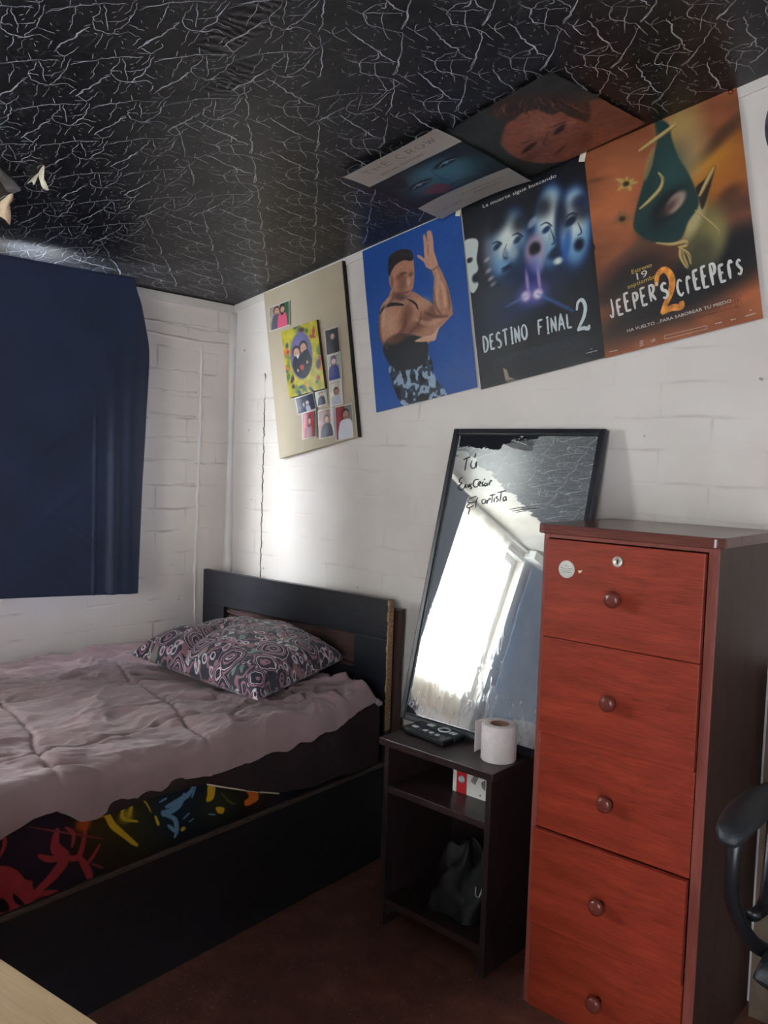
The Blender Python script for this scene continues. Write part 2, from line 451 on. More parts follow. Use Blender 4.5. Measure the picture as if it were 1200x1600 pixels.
M['vinyl'] = plain('brown_vinyl_film', (74, 56, 54), .25, var=.12, scale=9, bump=.6)
M['navy'] = cloth_mat('navy_blackout_cloth', (30, 45, 74), (37, 55, 88), .55, sheen=.15, wr=.18)
M['bluecloth'] = cloth_mat('grey_blue_cloth', (104, 128, 158), (140, 162, 188), .6, sheen=.2, wr=.5, translucent=.35)
M['mauve'] = cloth_mat('mauve_bedspread', (156, 130, 134), (176, 149, 154), .8, sheen=.35, wr=.35)
M['brown'] = cloth_mat('dark_brown_sheet', (38, 25, 27), (47, 32, 34), .85, sheen=0, wr=.35)
M['paisley'] = paisley_mat()
M['black'] = plain('black_plastic', (24, 25, 29), .35, var=.1)
M['blackrough'] = plain('black_textured_plastic', (30, 33, 38), .5, var=.15, scale=200, bump=.2)
M['frame'] = plain('black_mirror_frame', (30, 32, 40), .28, var=.1)
M['paper'] = plain('white_tissue', (226, 218, 216), .9, var=.03, scale=60, bump=.2)
M['core'] = plain('cardboard_core', (150, 118, 100), .9)
M['white'] = plain('white_paint', (224, 222, 216), .45, var=.04, scale=8)
M['cream'] = plain('cream_card', (226, 218, 196), .6, var=.03, scale=5)
M['beige'] = plain('beige_board', (176, 162, 138), .6, var=.05, scale=3, bump=.1)
M['chrome'] = plain('nickel', (200, 192, 182), .45, .6)
M['dark'] = plain('near_black', (12, 12, 14), .8)
M['grey'] = plain('pale_grey_rubber', (190, 196, 200), .5)
M['redprint'] = plain('red_card', (200, 36, 44), .5, var=.05)
M['sticker'] = plain('white_sticker', (222, 220, 212), .5, var=.03)
M['ink'] = plain('black_marker', (22, 24, 32), .4)
M['greyink'] = plain('grey_ink', (120, 116, 112), .6)
M['curl'] = plain('vinyl_underside', (160, 158, 158), .4, var=.06)
M['beigepaper'] = plain('beige_torn_paper', (200, 178, 148), .7, var=.15, scale=20)
M['desk'] = wood('pale_maple_laminate', (196, 164, 126), (214, 184, 146), .4, 'x')
M['steel'] = plain('dark_metal', (60, 62, 66), .4, 1)
M['art'] = art_mat('printed_gloss_paper'); M['artcloth'] = art_mat('printed_cloth', .9, .1); M['blacksheet'] = cloth_mat('black_sheet', (26, 24, 28), (38, 34, 38), .9)
M['artmatt'] = art_mat('printed_photo', .3)
M['w_text'] = plain('white_lettering', (214, 212, 205), .5, var=.02)
M['b_text'] = plain('bluish_white_lettering', (196, 206, 208), .5, var=.08, scale=200)
M['y_text'] = plain('yellow_lettering', (206, 176, 84), .5)
M['o_text'] = plain('orange_numeral', (222, 132, 52), .5, var=.25, scale=40)
M['t_text'] = plain('taupe_lettering', (132, 116, 104), .6)
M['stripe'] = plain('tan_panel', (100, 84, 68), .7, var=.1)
M['bag'] = plain('crumpled_dark_bag', (15, 16, 17), .7, var=.5, scale=22, bump=.6)

def sheer_mat():
    t = NT('white_net_curtain'); co = t.coord()
    tl = t.n('ShaderNodeBsdfTranslucent'); tl.inputs[0].default_value = L4((250, 244, 230))
    df = t.n('ShaderNodeBsdfDiffuse'); df.inputs[0].default_value = L4((244, 236, 220))
    tp = t.n('ShaderNodeBsdfTransparent')
    m1 = t.n('ShaderNodeMixShader'); m1.inputs[0].default_value = .45; t.l(tl.outputs[0], m1.inputs[1]); t.l(df.outputs[0], m1.inputs[2])
    m2 = t.n('ShaderNodeMixShader'); m2.inputs[0].default_value = .18; t.l(m1.outputs[0], m2.inputs[1]); t.l(tp.outputs[0], m2.inputs[2])
    t.l(m2.outputs[0], t.out.inputs[0]); return t.m
def pane_mat():
    t = NT('window_glass')
    tp = t.n('ShaderNodeBsdfTransparent'); gl = t.n('ShaderNodeBsdfGlossy'); gl.inputs['Roughness'].default_value = .03
    m = t.n('ShaderNodeMixShader'); m.inputs[0].default_value = .06; t.l(tp.outputs[0], m.inputs[1]); t.l(gl.outputs[0], m.inputs[2])
    t.l(m.outputs[0], t.out.inputs[0]); return t.m
M['sheer'] = sheer_mat(); M['pane'] = pane_mat()

# ------------------------------------------------------------------ the room
def st(o): o['kind'] = 'structure'; return o
WY0, WY1, WZ0, WZ1 = -.22, 1.56, 1.0, 1.94       # window opening in the left wall
st(box('floor', XL-.15, XR+.15, YF-.15, YW+.12, -.06, 0, M['floor'], bevel=0))
st(boxes('wall_left', [(XL-.13, XL, YF-.15, WY0, 0, 2.0), (XL-.13, XL, WY1, YW+.12, 0, 2.0),
                       (XL-.13, XL, WY0, WY1, 0, WZ0), (XL-.13, XL, WY0, WY1, WZ1, 2.0)], M['wall_left'], bevel=0))
st(box('wall_back', XL, XR, YW, YW+.12, 0, 2.8, M['wall_back'], bevel=0))
st(box('wall_right', XR, XR+.12, YF-.15, YW+.12, 0, 2.8, M['wall_plain'], bevel=0))
st(boxes('wall_front', [(XL, .1, YF-.12, YF, 0, 2.8), (1.0, XR, YF-.12, YF, 0, 2.8), (.1, 1.0, YF-.12, YF, 2.05, 2.8)], M['wall_plain'], bevel=0))
VEIN_A = [(4,[(-1670,1050),(-1635,1068),(-1600,1097),(-1575,1121),(-1550,1157)]),(2,[(-1655,1049),(-1623,1080)]),(3,[(-1563,1093),(-1584,1110)]),(4,[(-1583,1118),(-1601,1127),(-1631,1127),(-1649,1140),(-1655,1161),(-1645,1185),(-1622,1203),(-1624,1227)]),(4,[(-1578,1123),(-1599,1140),(-1641,1169)]),(3,[(-1634,1129),(-1625,1144),(-1629,1149)]),(3,[(-1618,1154),(-1601,1170),(-1582,1179)]),(5,[(-1533,1170),(-1567,1179),(-1600,1186),(-1627,1182),(-1648,1181)]),(3,[(-1602,1188),(-1601,1205),(-1599,1222)]),(3,[(-1659,1162),(-1690,1174),(-1709,1176)]),(2,[(-1651,1185),(-1682,1190),(-1701,1192)]),(8,[(-1654,1133),(-1681,1128),(-1716,1126),(-1742,1118),(-1773,1117)]),(3,[(-1661,1125),(-1646,1133)]),(4,[(-1483,1161),(-1507,1162),(-1530,1159),(-1524,1137),(-1521,1131)]),(3,[(-1544,1136),(-1530,1159)]),(3,[(-1616,1085),(-1635,1094),(-1667,1102),(-1692,1110)]),(3,[(-1602,1066),(-1621,1075)]),(3,[(-1531,1159),(-1549,1165),(-1576,1168)]),(4,[(-1655,1235),(-1636,1232),(-1624,1232)]),(4,[(-1760,1117),(-1736,1116)]),(2,[(-1620,1171),(-1602,1169)]),(2,[(-1703,1096),(-1705,1089)]),(2,[(-1580,1154),(-1555,1152)]),(2,[(-1721,1134),(-1739,1133)]),(5,[(-1634,1129),(-1629,1131)]),(5,[(-1644,1182),(-1640,1190)])]
VEIN_B = [(7,[(-1623,1297),(-1627,1330),(-1635,1366),(-1637,1410),(-1642,1446),(-1636,1473)]),(5,[(-1676,1273),(-1702,1303),(-1745,1344),(-1774,1369),(-1796,1379)]),(4,[(-1641,1423),(-1661,1410),(-1685,1409),(-1699,1416),(-1715,1446),(-1704,1474),(-1688,1521),(-1690,1571)]),(3,[(-1692,1413),(-1667,1442),(-1641,1472)]),(4,[(-1668,1437),(-1696,1470),(-1719,1521)]),(4,[(-1627,1472),(-1657,1496),(-1679,1507)]),(4,[(-1634,1277),(-1655,1289),(-1659,1337)]),(3,[(-1658,1263),(-1655,1289),(-1628,1301)]),(2,[(-1691,1353),(-1675,1391)]),(2,[(-1703,1368),(-1698,1410)]),(3,[(-1747,1430),(-1722,1436)]),(2,[(-1683,1264),(-1688,1286)]),(6,[(-1639,1414),(-1654,1430),(-1662,1426)]),(3,[(-1699,1390),(-1696,1414),(-1704,1428)]),(2,[(-1698,1319),(-1693,1344)]),(2,[(-1675,1350),(-1668,1364)])]
def ceiling():
    x0, x1, y0, y1 = XL-.14, XR+.15, YF-.2, YW+.13
    vs = [(x, y, ceil_z(x)+d) for d in (0, .05) for x, y in ((x0, y0), (x1, y0), (x1, y1), (x0, y1))]
    fs = [(0,1,2,3),(4,7,6,5),(0,4,5,1),(1,5,6,2),(2,6,7,3),(3,7,4,0)]; nb = len(fs)
    # printed vein pattern: one motif repeated over a square lattice, as on the vinyl rolls
    e1, e2 = np.array([.117, .131]), np.array([-.127, .117]); ca, cb = np.array([-1.6, 1.14]), np.array([-1.67, 1.41])
    rs = np.random.RandomState(5)
    dots = [(3, [tuple(p), tuple(p+rs.uniform(-9, 9, 2))]) for p in rs.uniform(-70, 70, (26, 2))]
    def strip(P, w, z):
        v, f = ribbon(P, w, .75, 3); b = len(vs)
        for a in v: vs.append((a[0], a[1], ceil_z(a[0])-.0005-z))
        fs.extend([tuple(k+b for k in q) for q in f])
    for i in range(-20, 24):
        for j in range(-18, 20):
            o = i*e1+j*e2; c = ca+o
            if not (-2.95 < c[0] < .4 and -1.2 < c[1] < 2.3): continue
            useb = (c[1] > 1.28 and -2.0 < c[0] < -1.5) or c[1] > 1.62 or (c[0] < -2.2 and c[1] > 1.5) or (c[0] > -1.4 and c[1] > 1.2)
            mot, cc = (VEIN_B, cb) if useb else (VEIN_A, ca)
            fl = False
            for w, st_ in mot+dots:
                P = np.array(st_, float)/1000.
                P = P+c if (w == 3 and len(st_) == 2 and abs(st_[0][0]) < 200) else (P-cc)
                if abs(st_[0][0]) >= 200:
                    if fl: P = np.c_[-P[:, 1], P[:, 0]]*1.0
                    P = P+c
                if P[:, 0].min() < XL+.01 or P[:, 1].max() > YW-.01: continue
                if P[:, 0].min() < -2.64+.05*math.sin(P[0, 1]*30) and P[:, 1].min() < 1.0: continue
                wd = w*.00047 if abs(st_[0][0]) >= 200 else .0011
                if len(P) > 2:
                    P = catmull(P, 4); P = P+(np.stack([fbm(P[:, 0]*90, P[:, 1]*90, 2, 3), fbm(P[:, 0]*90+9, P[:, 1]*90, 2, 4)], 1)-.5)*.010
                    v, f = ribbon(P, wd, .8, 1) if False else (None, None)
                    T = np.gradient(P, axis=0); T /= np.linalg.norm(T, axis=1)[:, None]+1e-9; Nn = np.c_[-T[:, 1], T[:, 0]]
                    k = np.linspace(0, 1, len(P)); W = wd/2*(.35+.65*np.sin(math.pi*k)**.6)*(.5+1.0*fbm(P[:, 0]*160, P[:, 1]*160, 2, 8))
                    b = len(vs); m = len(P)
                    for a in np.concatenate([P+Nn*W[:, None], P-Nn*W[:, None]]): vs.append((a[0], a[1], ceil_z(a[0])-.0006))
                    fs.extend([(b+q, b+q+1, b+m+q+1, b+m+q) for q in range(m-1)])
                else: strip(P, wd, .0001)
    o = mesh('ceiling', vs, fs, M['ceiling']); o.data.materials.append(plain('vein_print', (164, 166, 174), .35, var=.3, scale=25))
    mi = np.zeros(len(fs), np.int32); mi[nb:] = 1; o.data.polygons.foreach_set('material_index', mi)
    st(o)
ceiling()
# cornice strips under the ceiling
st(box('trim_1', XL, XL+.012, -1.9, YW, 1.978, 2.012, M['wall_plain']))
def cornice():
    y0, y1 = YW-.005, YW
    vs = []
    for x in (XL+.012, XR):
        z = ceil_z(x)
        vs += [(x, y0, z-.028), (x, y1, z-.028), (x, y1, z), (x, y0, z)]
    st(mesh('trim_2', vs, [(0,1,2,3),(4,7,6,5),(0,4,5,1),(1,5,6,2),(2,6,7,3),(3,7,4,0)], M['wall_plain']))
cornice()
# rough plaster ridge running down the left wall near the corner, and the fillet in the corner
def ridge(name, fx, z0, z1, rad, seed):
    rs = np.random.RandomState(seed); zs = np.linspace(z0, z1, 60)
    pts = [(XL+.001, fx+.006*math.sin(z*5)+rs.uniform(-.003, .003), z) for z in zs]
    o = tube(name, pts, [max(.002, rad*rs.uniform(.5, 1.3)) for _ in zs], M['wall_plain'], n=8, sm=2); st(o)
ridge('trim_3', 2.088, .3, 1.83, .0065, 3)
st(tube('trim_4', [(XL+.004, YW-.004, 0), (XL+.007, YW-.006, .7), (XL+.004, YW-.003, 1.4), (XL+.006, YW-.006, 1.98)], [.018, .026, .014, .02], M['wall_plain'], n=10))
# irregular joints standing proud on the left wall
def joints():
    rs = np.random.RandomState(8); k = 0
    for z in (1.9, 1.845, 1.715, 1.627, 1.535, 1.445, 1.353, 1.258):
        n = 24; ys = np.linspace(1.6, 2.235 if z > 1.84 else 2.07, n); k += 1
        pts = [(XL-.001, y, z+.004*math.sin(y*9+z*40)+rs.uniform(-.002, .002)) for y in ys]
        st(tube('trim_%d' % (4+k), pts, [max(.0015, (.009 if z == 1.845 else .0055)*rs.uniform(.3, 1.2)) for _ in ys], M['wall_left'], n=6, sm=2))
joints()

# window in the left wall
def window():
    w1 = st(boxes('window_1', [(XL-.10, XL-.04, WY0, WY0+.05, WZ0, WZ1), (XL-.10, XL-.04, WY1-.05, WY1, WZ0, WZ1),
        (XL-.10, XL-.04, WY0+.05, WY1-.05, WZ0, WZ0+.05), (XL-.10, XL-.04, WY0+.05, WY1-.05, WZ1-.05, WZ1)], M['white']))
    for a, b in ((-.06, -.03), (.33, .36), (.62, .65), (.80, .82)):
        box('window_mullion', XL-.085, XL-.055, a, b, WZ0+.05, WZ1-.05, M['white'], w1)
    box('window_pane', XL-.072, XL-.069, WY0+.04, WY1-.04, WZ0+.04, WZ1-.04, M['pane'], w1, 0)
    box('window_sill', XL-.04, XL+.008, WY0-.03, WY1+.0, WZ0-.025, WZ0, M['white'], w1)
    st(boxes('trim_20', [(XL, XL+.014, WY0-.06, WY0+.0, WZ0-.03, WZ1+.06), (XL, XL+.008, WY0, WY1, WZ1, WZ1+.035)], M['white']))
window()

# ------------------------------------------------------------------ hangings at the window
def drape(name, prof_left, prof_right, ny, nz, xfun, mat, thick=.002, parent=None):
    """cloth in the (y, z) plane; prof_* = polyline (y, z) from top to bottom; xfun(u, v, y, z) -> x"""
    A = catmull(prof_left, 12); B = catmull(prof_right, 12)
    def rs(P, n):
        d = np.r_[0, np.cumsum(np.linalg.norm(np.diff(P, axis=0), axis=1))]
        t = np.linspace(0, d[-1], n); return np.stack([np.interp(t, d, P[:, i]) for i in (0, 1)], 1)
    A, B = rs(A, nz), rs(B, nz)
    u = np.linspace(0, 1, ny)[None, :]; v = np.linspace(0, 1, nz)[:, None]
    Yc = A[:, :1]*(1-u)+B[:, :1]*u; Zc = A[:, 1:]*(1-u)+B[:, 1:]*u
    Xc = xfun(u+0*v, v+0*u, Yc, Zc)
    o = grid_mesh(name, np.stack([Xc, Yc, Zc], -1), mat, parent)
    if thick:
        m = o.modifiers.new('thickness', 'SOLIDIFY'); m.thickness = thick
    return o
def navy_x(u, v, y, z):
    x = XL+.06+.13*np.clip((y-.6)/1.15, 0, 1.2)**1.3      # the free edge hangs well clear of the wall
    x = x+.012*np.exp(-((y-1.60)/.016)**2)*sstep(.25, .6, v)             # soft vertical pleat
    x = x+.007*np.exp(-((y-1.66)/.02)**2)*sstep(.1, .5, v)
    x = x-.012*sstep(1.68, 1.73, y)
    x = x+.006*np.exp(-((y-1.535)/.004)**2)*sstep(.35, .55, v)
    for y0, z0, sl, a in ((1.43, 1.42, .9, .007), (1.40, 1.17, .75, .007), (1.47, 1.1, -.8, .005), (1.3, 1.0, -.9, .005), (1.45, 1.60, 0, .003)):
        d = (z-z0)-sl*(y-y0); x = x+a*np.exp(-(d/.006)**2)*np.exp(-((y-y0)/.09)**2)
    x = x+.005*fbm(y*4, z*3, 3, 5)+.0025*np.sin(y*11+v*2)
    return x
o = drape('blackout_cloth', [(.60, 2.006), (.585, 1.7), (.575, 1.2), (.575, .90)],
          [(1.669, 2.003), (1.679, 1.959), (1.699, 1.905), (1.728, 1.793), (1.734, 1.724), (1.731, 1.63), (1.722, 1.443), (1.711, 1.254), (1.705, 1.041), (1.700, .858)],
          240, 160, navy_x, M['navy'], .003)
tag(o, 'dark navy blackout cloth hung over the window on the left wall', 'curtain')
def hem():
    pts = [(float(navy_x(0, 1., np.float64(y), .88))+.001, y, .900-.042*((y-.575)/1.125)) for y in np.linspace(.58, 1.698, 30)]
    b = tube('hem', [(p[0], p[1], p[2]+.004) for p in pts], .0035, M['navy'], o, n=6, sm=2)
hem()
def sheer_x(u, v, y, z):
    return XL+.026+.008*np.sin(y*75+2*np.sin(z*3))*(.4+.6*v)+.004*np.sin(y*31+z*1.5)+.006*fbm(y*9, z*3, 3, 2)
c = drape('net_curtain', [(-.02, 2.0), (.03, 1.9), (-.02, 1.6), (-.03, 1.3), (.0, 1.02), (-.06, .84)], [(1.30, 2.0), (1.29, 1.5), (1.27, .84)],
          300, 80, sheer_x, M['sheer'], 0)  # extended unseen behind the navy cloth to dim the light at its edge
tag(c, 'white net curtain glowing in front of the window, seen in the mirror', 'curtain')
rod = tube('curtain_rod', [(XL+.032, -.46, 2.0), (XL+.032, .60, 2.0)], .008, M['white'], n=12, sm=1)
tag(rod, 'thin white curtain rod above the net curtain', 'curtain rod')
br = box('curtain_bracket', XL, XL+.09, -.40, -.20, 1.965, 2.02, M['white']); tag(br, 'white block bracket at the end of the curtain rod', 'bracket')
def blue_x(u, v, y, z): return XL+.05+.02*fbm(y*5, z*3, 4, 11)+.012*np.sin(y*14+z*4)+.008*np.abs(np.sin((y+z)*9))
c = drape('hanging_cloth', [(-1.35, 1.98), (-1.36, 1.4), (-1.35, .55)], [(-.255, 1.94), (-.24, 1.4), (-.25, .60)], 120, 100, blue_x, M['bluecloth'], .002)
tag(c, 'crumpled grey blue cloth hanging beside the window frame, seen in the mirror', 'curtain')

# painted over vent grille on the left wall
def vent():
    r = empty('wall_vent', (XL, 1.79, 1.65), 0, 'small painted-over louvre vent on the left wall by the navy cloth', 'vent')
    box('vent_plate', 0, .004, -.05, .055, -.14, .12, M['wall_left'], r, .003)
    boxes('louvre', [(.003, .006, -.044, .047, -.13+k*.0105, -.125+k*.0105) for k in range(23)], M['wall_plain'], r, .001)
vent()

# ------------------------------------------------------------------ painter for printed sheets
def homog(quad):
    """crop pixel -> (u, v) of the sheet, quad = TL, TR, BR, BL"""
    dst = [(0,0),(1,0),(1,1),(0,1)]; A = []; b = []
    for (x, y), (u, v) in zip(quad, dst):
        A.append([x, y, 1, 0, 0, 0, -u*x, -u*y]); b.append(u)
        A.append([0, 0, 0, x, y, 1, -v*x, -v*y]); b.append(v)
    h = np.linalg.solve(np.array(A, float), np.array(b, float)); Hm = np.append(h, 1).reshape(3, 3)
    def f(P):
        P = np.atleast_2d(np.asarray(P, float)); q = np.c_[P, np.ones(len(P))]@Hm.T
        return q[:, :2]/q[:, 2:]
    return f
class Art:
    def __init__(s, nx, ny, wm, hm, quad=None, bg=(0,0,0)):
        s.nx, s.ny, s.w, s.h = nx, ny, wm, hm
        s.u, s.v = np.meshgrid(np.linspace(0, 1, nx), np.linspace(0, 1, ny))
        s.X, s.Y = s.u*wm, s.v*hm
        s.f = homog(quad) if quad else (lambda P: np.atleast_2d(np.asarray(P, float)))
        s.a = np.ones((ny, nx, 3))*np.array(bg, float)
    def pt(s, P): return s.f(P)*np.array([s.w, s.h])
    def blend(s, m, c, alpha=1):
        m = (m*alpha)[..., None]; s.a = s.a*(1-m)+m*(np.asarray(c, float) if not callable(c) else c(s))
    def poly(s, P, c, soft=.001, alpha=1, smooth=True, raw=None):
        Q = s.pt(P) if raw is None else np.asarray(raw, float)
        if smooth: Q = catmull(Q, 5, True)
        m = s.mask(Q, soft); s.blend(m, c, alpha); return m
    def mask(s, Q, soft):
        mn, mx = Q.min(0)-3*soft, Q.max(0)+3*soft
        ix = (s.X >= mn[0]) & (s.X <= mx[0]) & (s.Y >= mn[1]) & (s.Y <= mx[1])
        x, y = s.X[ix], s.Y[ix]; d2 = np.full(x.shape, 1e9); ins = np.zeros(x.shape, bool)
        for (x0, y0), (x1, y1) in zip(Q, np.roll(Q, -1, 0)):
            ex, ey = x1-x0, y1-y0; L = ex*ex+ey*ey+1e-15
            t = np.clip(((x-x0)*ex+(y-y0)*ey)/L, 0, 1)
            d2 = np.minimum(d2, (x-x0-t*ex)**2+(y-y0-t*ey)**2)
            cnd = ((y0 > y) != (y1 > y)); 
            with np.errstate(divide='ignore', invalid='ignore'):
                xi = (x1-x0)*(y-y0)/((y1-y0) if y1 != y0 else 1e-12)+x0
            ins ^= cnd & (x < xi)
        sd = np.sqrt(d2)*np.where(ins, 1, -1); m = np.zeros(s.X.shape); m[ix] = sstep(-soft, soft, sd); return m
    def ell(s, c, rx, ry, ang, col, soft=.3, alpha=1):
        """c in crop px; rx, ry in metres; ang radians"""
        cx, cy = s.pt(c)[0]; dx, dy = s.X-cx, s.Y-cy; ca, sa = math.cos(ang), math.sin(ang)
        r = np.sqrt(((dx*ca+dy*sa)/rx)**2+((-dx*sa+dy*ca)/ry)**2)
        s.blend(1-sstep(1-soft, 1+soft, r), col, alpha)
    def stroke(s, P, wd, col, soft=.0006, alpha=1, taper=True):
        Q = catmull(s.pt(P), 6); n = len(Q); m = np.zeros(s.X.shape)
        for i in range(n-1):
            w_ = wd*(.35+.65*math.sin(math.pi*(i+.5)/n)) if taper else wd
            (x0, y0), (x1, y1) = Q[i], Q[i+1]; ex, ey = x1-x0, y1-y0
            t = np.clip(((s.X-x0)*ex+(s.Y-y0)*ey)/(ex*ex+ey*ey+1e-15), 0, 1)
            d = np.hypot(s.X-x0-t*ex, s.Y-y0-t*ey); m = np.maximum(m, 1-sstep(w_/2-soft, w_/2+soft, d))
        s.blend(m, col, alpha)
    def grain(s, amt, fx=60, seed=1):
        s.a = s.a*(1+amt*(fbm(s.X*fx*10, s.Y*fx*10, 3, seed)[..., None]-.5))

class Sheet:
    """a paper sheet with slight waviness; frame TL + u*R + v*D, normal N towards the room"""
    def __init__(s, name, TL, TR, BL, art, label, cat, group=None, amp=.003, seed=0, curl=None, mat='art', off=.0):
        TL, TR, BL = (np.array(p, float) for p in (TL, TR, BL))
        s.R, s.D = TR-TL, BL-TL; s.w, s.h = np.linalg.norm(s.R), np.linalg.norm(s.D)
        s.N = np.cross(s.D, s.R); s.N /= np.linalg.norm(s.N)
        s.c = TL+s.R/2+s.D/2; s.amp, s.seed, s.curl, s.TL, s.off = amp, seed, curl, TL, off
        s.o = grid_mesh(name, s.at(art.u, art.v)-s.c, M[mat], None, True, color=art.a)
        s.o.location = s.c; tag(s.o, label, cat, group); s.art = art
    def at(s, u, v, lift=0):
        u, v = np.asarray(u, float), np.asarray(v, float)
        d = s.off+s.amp*fbm(u*3.1+s.seed, v*4.3, 2, s.seed)
        if s.curl is not None: d = d+s.curl(u, v)
        return s.TL+u[..., None]*s.R+v[..., None]*s.D+(d+lift)[..., None]*s.N
    def flat(s, name, V, F, mat, lift=.0012):
        """V in metres on the sheet"""
        V = np.asarray(V); P = s.at(V[:, 0]/s.w, V[:, 1]/s.h, lift)-s.c
        return mesh(name, P, F, M[mat], s.o)

def font_shape(txt):
    cu = bpy.data.curves.new('t', 'FONT'); cu.body = txt; cu.resolution_u = 3
    ob = bpy.data.objects.new('t', cu); COL.objects.link(ob)
    dg = bpy.context.evaluated_depsgraph_get(); dg.update()
    me = bpy.data.meshes.new_from_object(ob.evaluated_get(dg))
    V = np.array([v.co[:2] for v in me.vertices]); F = [tuple(p.vertices) for p in me.polygons]
    bpy.data.objects.remove(ob); bpy.data.curves.remove(cu); bpy.data.meshes.remove(me)
    return V, F
# stroke letters on a 1 x 1 cell (x right, y up)
G = {'D': [[(.1,0),(.1,1)],[(.0,1),(.5,.95),(.85,.6),(.75,.2),(.4,.0),(0,0)]], 'E': [[(.15,0),(.15,1)],[(.05,.98),(.8,1)],[(.1,.52),(.65,.54)],[(.05,.02),(.85,.0)]],
 'S': [[(.8,.88),(.5,1.0),(.15,.85),(.2,.6),(.6,.45),(.8,.22),(.5,.0),(.1,.1)]], 'T': [[(.45,0),(.45,1)],[(-.02,.97),(.95,1)]], 'I': [[(.4,0),(.4,1)],[(.2,1),(.6,1)],[(.2,0),(.6,0)]],
 'N': [[(.12,0),(.12,1)],[(.08,1),(.8,0)],[(.8,0),(.8,1.05)]], 'O': [[(.45,1),(.1,.75),(.1,.25),(.45,0),(.82,.25),(.82,.75),(.45,1)]],
 'F': [[(.15,0),(.15,1)],[(.05,.98),(.85,1)],[(.1,.52),(.65,.54)]], 'A': [[(.0,0),(.42,1.05)],[(.42,1.05),(.88,0)],[(.15,.38),(.72,.38)]],
 'L': [[(.15,0),(.15,1)],[(.1,.02),(.8,.0)]], 'J': [[(.6,1),(.62,.3),(.4,-.08),(.05,.1)]], 'P': [[(.2,-.1),(.2,1)],[(.1,.98),(.65,.95),(.8,.7),(.6,.48),(.2,.45)]],
 'R': [[(.2,0),(.2,1)],[(.1,.98),(.65,.95),(.8,.72),(.55,.5),(.2,.48)],[(.4,.48),(.85,0)]], 'r': [[(.25,0),(.25,.85)],[(.25,.7),(.5,.95),(.8,.8)]],
 's': [[(.7,.6),(.45,.72),(.2,.55),(.45,.36),(.65,.2),(.4,.0),(.12,.1)]], 'C': [[(.8,.85),(.45,1.02),(.1,.7),(.12,.25),(.45,-.02),(.82,.15)]],
 '2': [[(.1,.7),(.25,.95),(.6,1.0),(.8,.75),(.65,.45),(.3,.2),(.05,.02)],[(.03,.03),(.5,.06),(.9,.0),(.97,.12)]], "'": [[(.3,1.05),(.2,.85)]], ' ': [],
 'H': [[(.12,0),(.12,1)],[(.82,0),(.82,1)],[(.12,.52),(.82,.52)]], 'W': [[(0,1),(.25,0)],[(.25,0),(.47,.8)],[(.47,.8),(.7,0)],[(.7,0),(.98,1)]]}
def put_text(sh, name, txt, p0, p1, h, mat, font=None, wd=.12, jit=0, seed=1, lift=.0012, adv=None):
    """baseline from crop px p0 to p1 on the sheet; h = cap height in metres"""
    A = sh.art.pt(p0)[0]; B = sh.art.pt(p1)[0]; d = B-A; Lm = np.linalg.norm(d); d = d/Lm; up = np.array([d[1], -d[0]])
    rs = np.random.RandomState(seed); V, F = [], []
    if font == 'stroke':
        aw = [(.5 if c == ' ' else .45 if c in "'" else .7 if c == 'I' else 1.) for c in txt]; tot = sum(aw)
        cw = Lm/tot; x = 0
        for c, a in zip(txt, aw):
            sx = cw*.82*(a if c != 'I' else 1.0); hh = h*(1+jit*rs.uniform(-1, 1)); dy = jit*h*rs.uniform(-.5, .5)
            for st_ in G.get(c, []):
                Q = [A+d*(x+sx*px+jit*cw*.1*rs.uniform(-1, 1)+(.02*h))+up*(dy+hh*py) for px, py in st_]
                v, f = ribbon(np.array(Q), wd*h*(1+jit*rs.uniform(-1, 1)), .45)
                F += [tuple(i+len(V) for i in q) for q in f]; V += list(v)
            x += cw*a
    else:
        v, f = font_shape(txt); v = v-[v[:, 0].min(), 0]; sx = Lm/v[:, 0].max(); sy = h/.70
        V = [A+d*p[0]*sx+up*p[1]*sy for p in v]; F = f
    return sh.flat(name, V, F, mat, lift)
def marks(sh, name, rows, h, mat, seed=1):
    """rows of print too small to read: short dashes between crop px points"""
    rs = np.random.RandomState(seed); V, F = [], []
    for p0, p1 in rows:
        A, B = sh.art.pt(p0)[0], sh.art.pt(p1)[0]; L_ = np.linalg.norm(B-A); t = 0.
        while t < L_:
            w_ = rs.uniform(.5, 1.6)*h; a = A+(B-A)*t/L_; b = A+(B-A)*min(1, (t+w_)/L_)
            v_, f_ = ribbon(np.array([a, b]), h*rs.uniform(.5, .9), 0); F += [tuple(k+len(V) for k in q_) for q_ in f_]; V += list(v_); t += w_+h*rs.uniform(.2, .5)
    return sh.flat(name, V, F, mat)
def on_wall(p, off=.006): return (p[0], YW-off, p[1])

